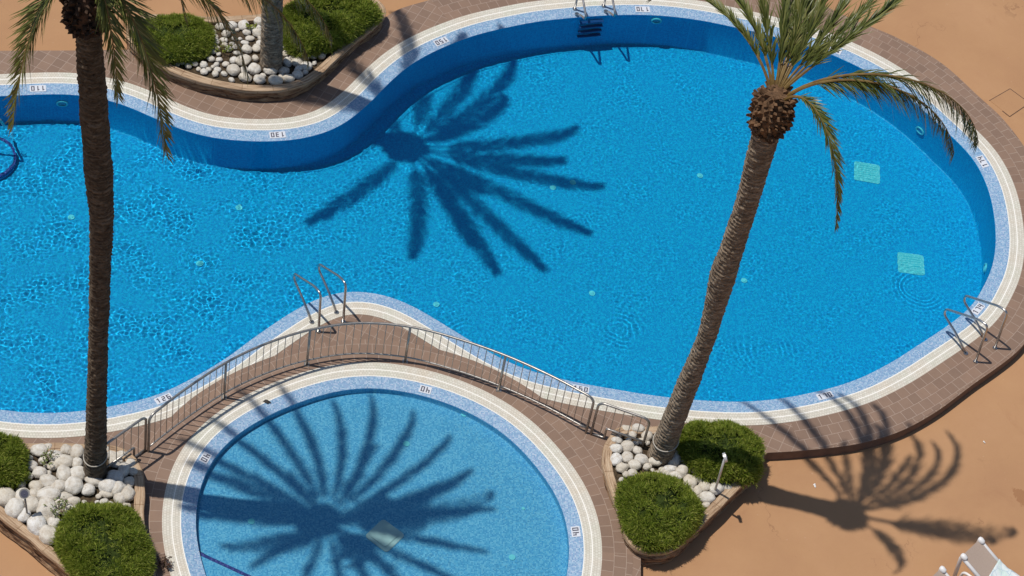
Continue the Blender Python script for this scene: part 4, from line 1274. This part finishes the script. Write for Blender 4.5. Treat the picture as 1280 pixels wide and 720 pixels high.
for x, y, z in [(1.9, 2.6, 0.4), (1.7, 1.6, 0.5), (3.2, 0.95, 0.2), (3.7, -0.5, 0.1), (3.4, -1.7, 0.2), (2.6, -2.7, 0.1), (1.7, -2.9, 0.2), (0.2, -2.7, 0.1), (-1.7, -2.1, 0.2), (-0.2, 2.9, 0.4), (-1.9, 1.9, 0.4), (-2.4, 0.2, 0.6),
                (0.5, 0.8, 2.2), (0.9, -0.9, 2.0), (-0.6, 0.3, 2.3), (2.7, 0.1, 0.9), (0.9, 2.3, 1.2), (1.0, -2.2, 0.9)]:
    F3.append(((x * 1.08, y * 1.08, z), 0.75 if z < 1 else 0.2, 0.46, 24, 34, 0.06))
palm(b3, [b3 - Vector((0, 0, 0.3)), b3, C3, C3 + Vector((0, 0, 1))], [(0, 0.27), (0.8, 0.245), (3, 0.22), (7, 0.22), (9, 0.2)], C3, 0.42, 0.5, F3, M['trunk'], M['boot'],
     'palm trunk rising out of the top left planter between boulders', 6, band=0)

# ------------------------------------------------------------------ metal stakes
def stake(base, top, head_n, mat, label, r=0.016):
    base, top = Vector(base), Vector(top)
    o = empty('garden_stake', base); tag(o, label, 'stake light')
    d_ = top - base
    MB().tube([Vector((0, 0, -0.1)), d_ * 0.5, d_], r, 8).build('post', mat, o, True)
    hn = Vector(head_n).normalized()
    c = d_ + d_.normalized() * 0.07
    h = MB().tube([c - hn * 0.025, c + hn * 0.025], 0.085, 20).build('head', mat, o)
    MB().tube([c + hn * 0.025, c + hn * 0.030], 0.062, 20).box(c + hn * 0.033, (0.02, 0.02, 0.004)).build('face', M['black'], h)
stake(at(35, 648, zl), at(31.5, 606, 0)[:2] + (0,) if False else (at(34, 650, zl).x - 0.03, at(34, 650, zl).y + 0.02, zl + 0.66), (0.1, -0.6, 0.75), M['greymetal'], 'short grey metal stake with round head beside the lower left coping')
stake(at(893, 616, zr), (3.54 - 0.02, -4.66, 1.36), (0.9, 0.2, 0.35), M['lightmetal'], 'pale metal stake with flat head in the lower right planter', 0.022)

# ------------------------------------------------------------------ loungers and towel
U = Vector((0.72, -0.69, 0)).normalized(); Wd = Vector((0.69, 0.72, 0)).normalized()
def lounger(hx, hy, hz, label, rec=0.24):
    head = at(hx, hy, hz)
    o = empty('sun_lounger', (head.x, head.y, TERR_Z), math.atan2(U.y, U.x)); tag(o, label, 'sun lounger', 'white sun loungers on the terrace')
    top = hz - TERR_Z; sl = top - rec; hw = 0.29           # local x runs from head to foot
    bl = 0.66
    for s_ in (-1, 1):
        MB().tube(round_corners([(0.10, s_ * hw, 0.03), (0.16, s_ * hw, sl - 0.05), (0.55, s_ * hw, sl), (1.85, s_ * hw, sl), (1.92, s_ * hw, 0.03)], 0.08), 0.026, 8).build('side_frame', M['plastic'], o, True)
        MB().tube(round_corners([(0.06, s_ * (hw - 0.0), 0.05), (0.0, s_ * (hw - 0.02), top - 0.02), (bl, s_ * (hw - 0.02), sl)], 0.05), 0.036, 10).build('back_side_rail', M['plastic'], o, True)
        MB().tube([(-0.055 + 0.03, s_ * (hw - 0.03), top + 0.012), (-0.045 + 0.03, s_ * (hw - 0.03), top + 0.012), (-0.01 + 0.03, s_ * (hw - 0.03), top + 0.010), (0.05 + 0.03, s_ * (hw - 0.03), top - 0.008), (0.075 + 0.03, s_ * (hw - 0.03), top - 0.016)], [0.02, 0.045, 0.056, 0.05, 0.02], 12).build('corner_cap', M['plastic'], o, True)
    nx_, ny_ = 14, 8
    def sheet(x0, z0, x1, z1, sag, w_, th):
        v = []; f = []
        for lay in (0, 1):
            for i in range(nx_ + 1):
                for j in range(ny_ + 1):
                    u_ = i / nx_; w2 = -w_ + 2 * w_ * j / ny_
                    v.append((x0 + (x1 - x0) * u_, w2, z0 + (z1 - z0) * u_ - sag * (1 - (w2 / w_) ** 2) * math.sin(math.pi * u_) + th * lay))
        m = (nx_ + 1) * (ny_ + 1)
        for i in range(nx_):
            for j in range(ny_):
                a = i * (ny_ + 1) + j
                f.append((m + a, m + a + ny_ + 1, m + a + ny_ + 2, m + a + 1)); f.append((a, a + 1, a + ny_ + 2, a + ny_ + 1))
        return v, f
    v, f = sheet(0.0, top, bl, sl + 0.01, 0.015, hw - 0.02, 0.008); mesh_obj('backrest', v, f, M['sling'], o, True)
    v, f = sheet(bl + 0.02, sl + 0.005, 1.88, sl + 0.005, 0.02, hw - 0.02, 0.008); mesh_obj('seat', v, f, M['sling'], o, True)
    MB().tube([(1.86, -hw, sl), (1.86, hw, sl)], 0.022, 8).build('cross_bar', M['plastic'], o, True)
    return o, sl, bl, hw
l1, sl, bl, hw = lounger(1213.5, 684.5, 0.62 + TERR_Z + 0.2, 'white framed sun lounger with taupe backrest and a towel on its seat')
l2, _, _, _ = lounger(1165, 721, 0.62 + TERR_Z + 0.2, 'white framed sun lounger cut off at the bottom edge, without towel')
# towel draped over the seat and both sides
m = NT('pale_patterned_towel'); co_ = m.coord()
vo = m.n('ShaderNodeTexVoronoi'); vo.feature = 'DISTANCE_TO_EDGE'; vo.inputs['Scale'].default_value = 7.0
m.l(m.vmath('ADD', co_, (0.1, 0.2, 0)), vo.inputs['Vector'])
pat = m.math('LESS_THAN', vo.outputs['Distance'], 0.035)
nz_ = m.noise(co_, 5, 3)
c = m.ramp(nz_, [(0.38, (0.72, 0.74, 0.73)), (0.5, (0.66, 0.72, 0.70)), (0.64, (0.54, 0.66, 0.60))])
c = m.mix(m.math('MULTIPLY', pat, 0.7), c, (0.40, 0.50, 0.58))
m.principled(c, 0.9, normal=m.bump(m.noise(co_, 220, 2), 0.4, 0.004), spec=0.2)
v = []; f = []; nx_, ny_ = 44, 36
for i in range(nx_ + 1):
    for j in range(ny_ + 1):
        x = 0.52 + 1.30 * i / nx_; q = -1 + 2 * j / ny_
        x -= 0.10 * q * (1 - i / nx_)
        yy = q * (hw + 0.22); z = (sl + 0.03) if x > bl else sl + 0.03 + (bl - x) * 0.24 / bl
        if abs(yy) > hw + 0.02:
            e = abs(yy) - hw - 0.02; yy = math.copysign(hw + 0.035 + 0.02 * math.sin(x * 9), yy); z -= e + 0.01
        z += 0.022 * abs(noise.noise(Vector((x * 5, yy * 5, 3)))) + 0.012 * noise.noise(Vector((x * 12, yy * 12, 8))) + 0.01
        v.append((x, yy, z))
for i in range(nx_):
    for j in range(ny_):
        a = i * (ny_ + 1) + j; f.append((a, a + ny_ + 1, a + ny_ + 2, a + 1))
tw = mesh_obj('beach_towel', v, f, m.mat, None, True)
tw.location = l1.location; tw.rotation_euler = l1.rotation_euler
so = tw.modifiers.new('thickness', 'SOLIDIFY'); so.thickness = 0.008
tag(tw, 'pale mint and white patterned beach towel draped over the lounger seat', 'towel')

# ------------------------------------------------------------------ hatch, leaf, scraps
H1 = [at(1236.5, 126, TERR_Z), at(1262.5, 111, TERR_Z), at(1287, 129, TERR_Z), at(1262, 146, TERR_Z)]
hc = sum(H1, Vector()) / 4
o = empty('access_hatch', hc); tag(o, 'square access hatch flush with the terracotta terrace beside the deck', 'hatch')
mb = MB()
for i in range(4):
    a, b = H1[i] - hc, H1[(i + 1) % 4] - hc
    if i == 3: b = a.lerp(b, 0.35)
    if i == 2: a, b = a.lerp(b, 0.0), b
    mid_ = (a + b) / 2; dv_ = b - a
    mb.box(mid_ + Vector((0, 0, 0.001 + 0.0007 * i)), (dv_.length, 0.016, 0.006), Matrix.Rotation(math.atan2(dv_.y, dv_.x), 3, 'Z'))
mb.build('joint', mat_plain('hatch_joint_dirt', (0.10, 0.055, 0.035), 0.9), o)
v = [(p - hc) * 0.965 + Vector((0, 0, 0.006)) for p in H1] + [(p - hc) * 0.965 + Vector((0, 0, -0.02)) for p in H1]
mesh_obj('lid', v, [(3, 2, 1, 0), (0, 1, 5, 4), (1, 2, 6, 5), (2, 3, 7, 6), (3, 0, 4, 7)], M['terrace'], o)
def scrap(px, py, z, size, mat, label, name, cat, seed, group=None):
    rng = random.Random(seed); p = at(px, py, z); v = []; f = []
    n = 9
    for i in range(n):
        a = 2 * math.pi * i / n; r_ = size * rng.uniform(0.45, 1.0)
        v.append((r_ * math.cos(a) * 1.3, r_ * math.sin(a) * 0.7, rng.uniform(0.004, 0.025)))
    v.append((0, 0, 0.03))
    f = [(i, (i + 1) % n, n) for i in range(n)]
    o = mesh_obj(name, v, f, mat); o.location = p; o.rotation_euler = (0, 0, rng.uniform(0, 3)); tag(o, label, cat, group)
scrap(333.5, 502.5, 0.0, 0.075, mat_plain('dead_leaf', (0.03, 0.025, 0.02), 0.8), 'dark curled leaf lying on the rim of the wading pool', 'fallen_leaf', 'leaf', 1)
scrap(919, 610, TERR_Z, 0.05, M['paper'], 'white paper scrap on the terrace beside the lower right planter', 'paper_scrap', 'litter', 2)
scrap(1018, 607, TERR_Z, 0.045, M['paper'], 'white paper scrap on the terrace above the palm crown shadow', 'paper_scrap', 'litter', 3)
scrap(1230, 553, TERR_Z, 0.03, M['paper'], 'tiny white speck of litter on the open terrace at right', 'paper_scrap', 'litter', 4)
# wet rusty patch
# ------------------------------------------------------------------ light, sky, camera
for o in UNDER:
    o.cycles.is_caustics_receiver = True
w = bpy.data.worlds.new('World'); SC.world = w; w.use_nodes = True
nt = w.node_tree; nt.nodes.clear()
sky = nt.nodes.new('ShaderNodeTexSky'); sky.sky_type = 'NISHITA'; sky.sun_disc = False
sv = -SUN
elev = math.asin(sv[2])
sky.sun_elevation = elev
sky.sun_rotation = math.atan2(sv[0], sv[1])
sky.air_density = 1.0; sky.dust_density = 0.6; sky.ozone_density = 1.5
bg = nt.nodes.new('ShaderNodeBackground'); bg.inputs['Strength'].default_value = 0.08
wo = nt.nodes.new('ShaderNodeOutputWorld')
nt.links.new(sky.outputs[0], bg.inputs[0]); nt.links.new(bg.outputs[0], wo.inputs[0])
L = bpy.data.lights.new('sun', 'SUN'); L.energy = 3.6; L.angle = math.radians(0.65); L.color = (1.0, 0.955, 0.89)
L.cycles.is_caustics_light = True
lo = bpy.data.objects.new('sun', L); COL.objects.link(lo)
lo.location = tuple(-SUN * 60)
lo.rotation_euler = Vector(tuple(SUN)).to_track_quat('-Z', 'Y').to_euler()

cam = bpy.data.cameras.new('camera'); co = bpy.data.objects.new('camera', cam); COL.objects.link(co)
cam.sensor_width = 36.0; cam.lens = FOC * 36.0 / 1280.0; cam.clip_end = 500; cam.clip_start = 0.5
rot = Matrix(((MW[0][0], -MW[0][1], -MW[0][2]), (MW[1][0], -MW[1][1], -MW[1][2]), (MW[2][0], -MW[2][1], -MW[2][2])))
co.matrix_world = Matrix.Translation(Vector(tuple(CAM0 - ORG))) @ rot.to_4x4()
SC.camera = co
SC.view_settings.view_transform = 'Standard'; SC.view_settings.look = 'None'
SC.view_settings.exposure = 0.0; SC.view_settings.gamma = 1.0; SC.view_settings.use_curve_mapping = False
SC.render.engine = 'CYCLES'
SC.cycles.use_denoising = True
SC.cycles.max_bounces = 8; SC.cycles.transmission_bounces = 6; SC.cycles.diffuse_bounces = 3; SC.cycles.glossy_bounces = 3
SC.cycles.caustics_refractive = True; SC.cycles.caustics_reflective = False
SC.cycles.blur_glossy = 0.5
SC.cycles.sample_clamp_indirect = 6.0
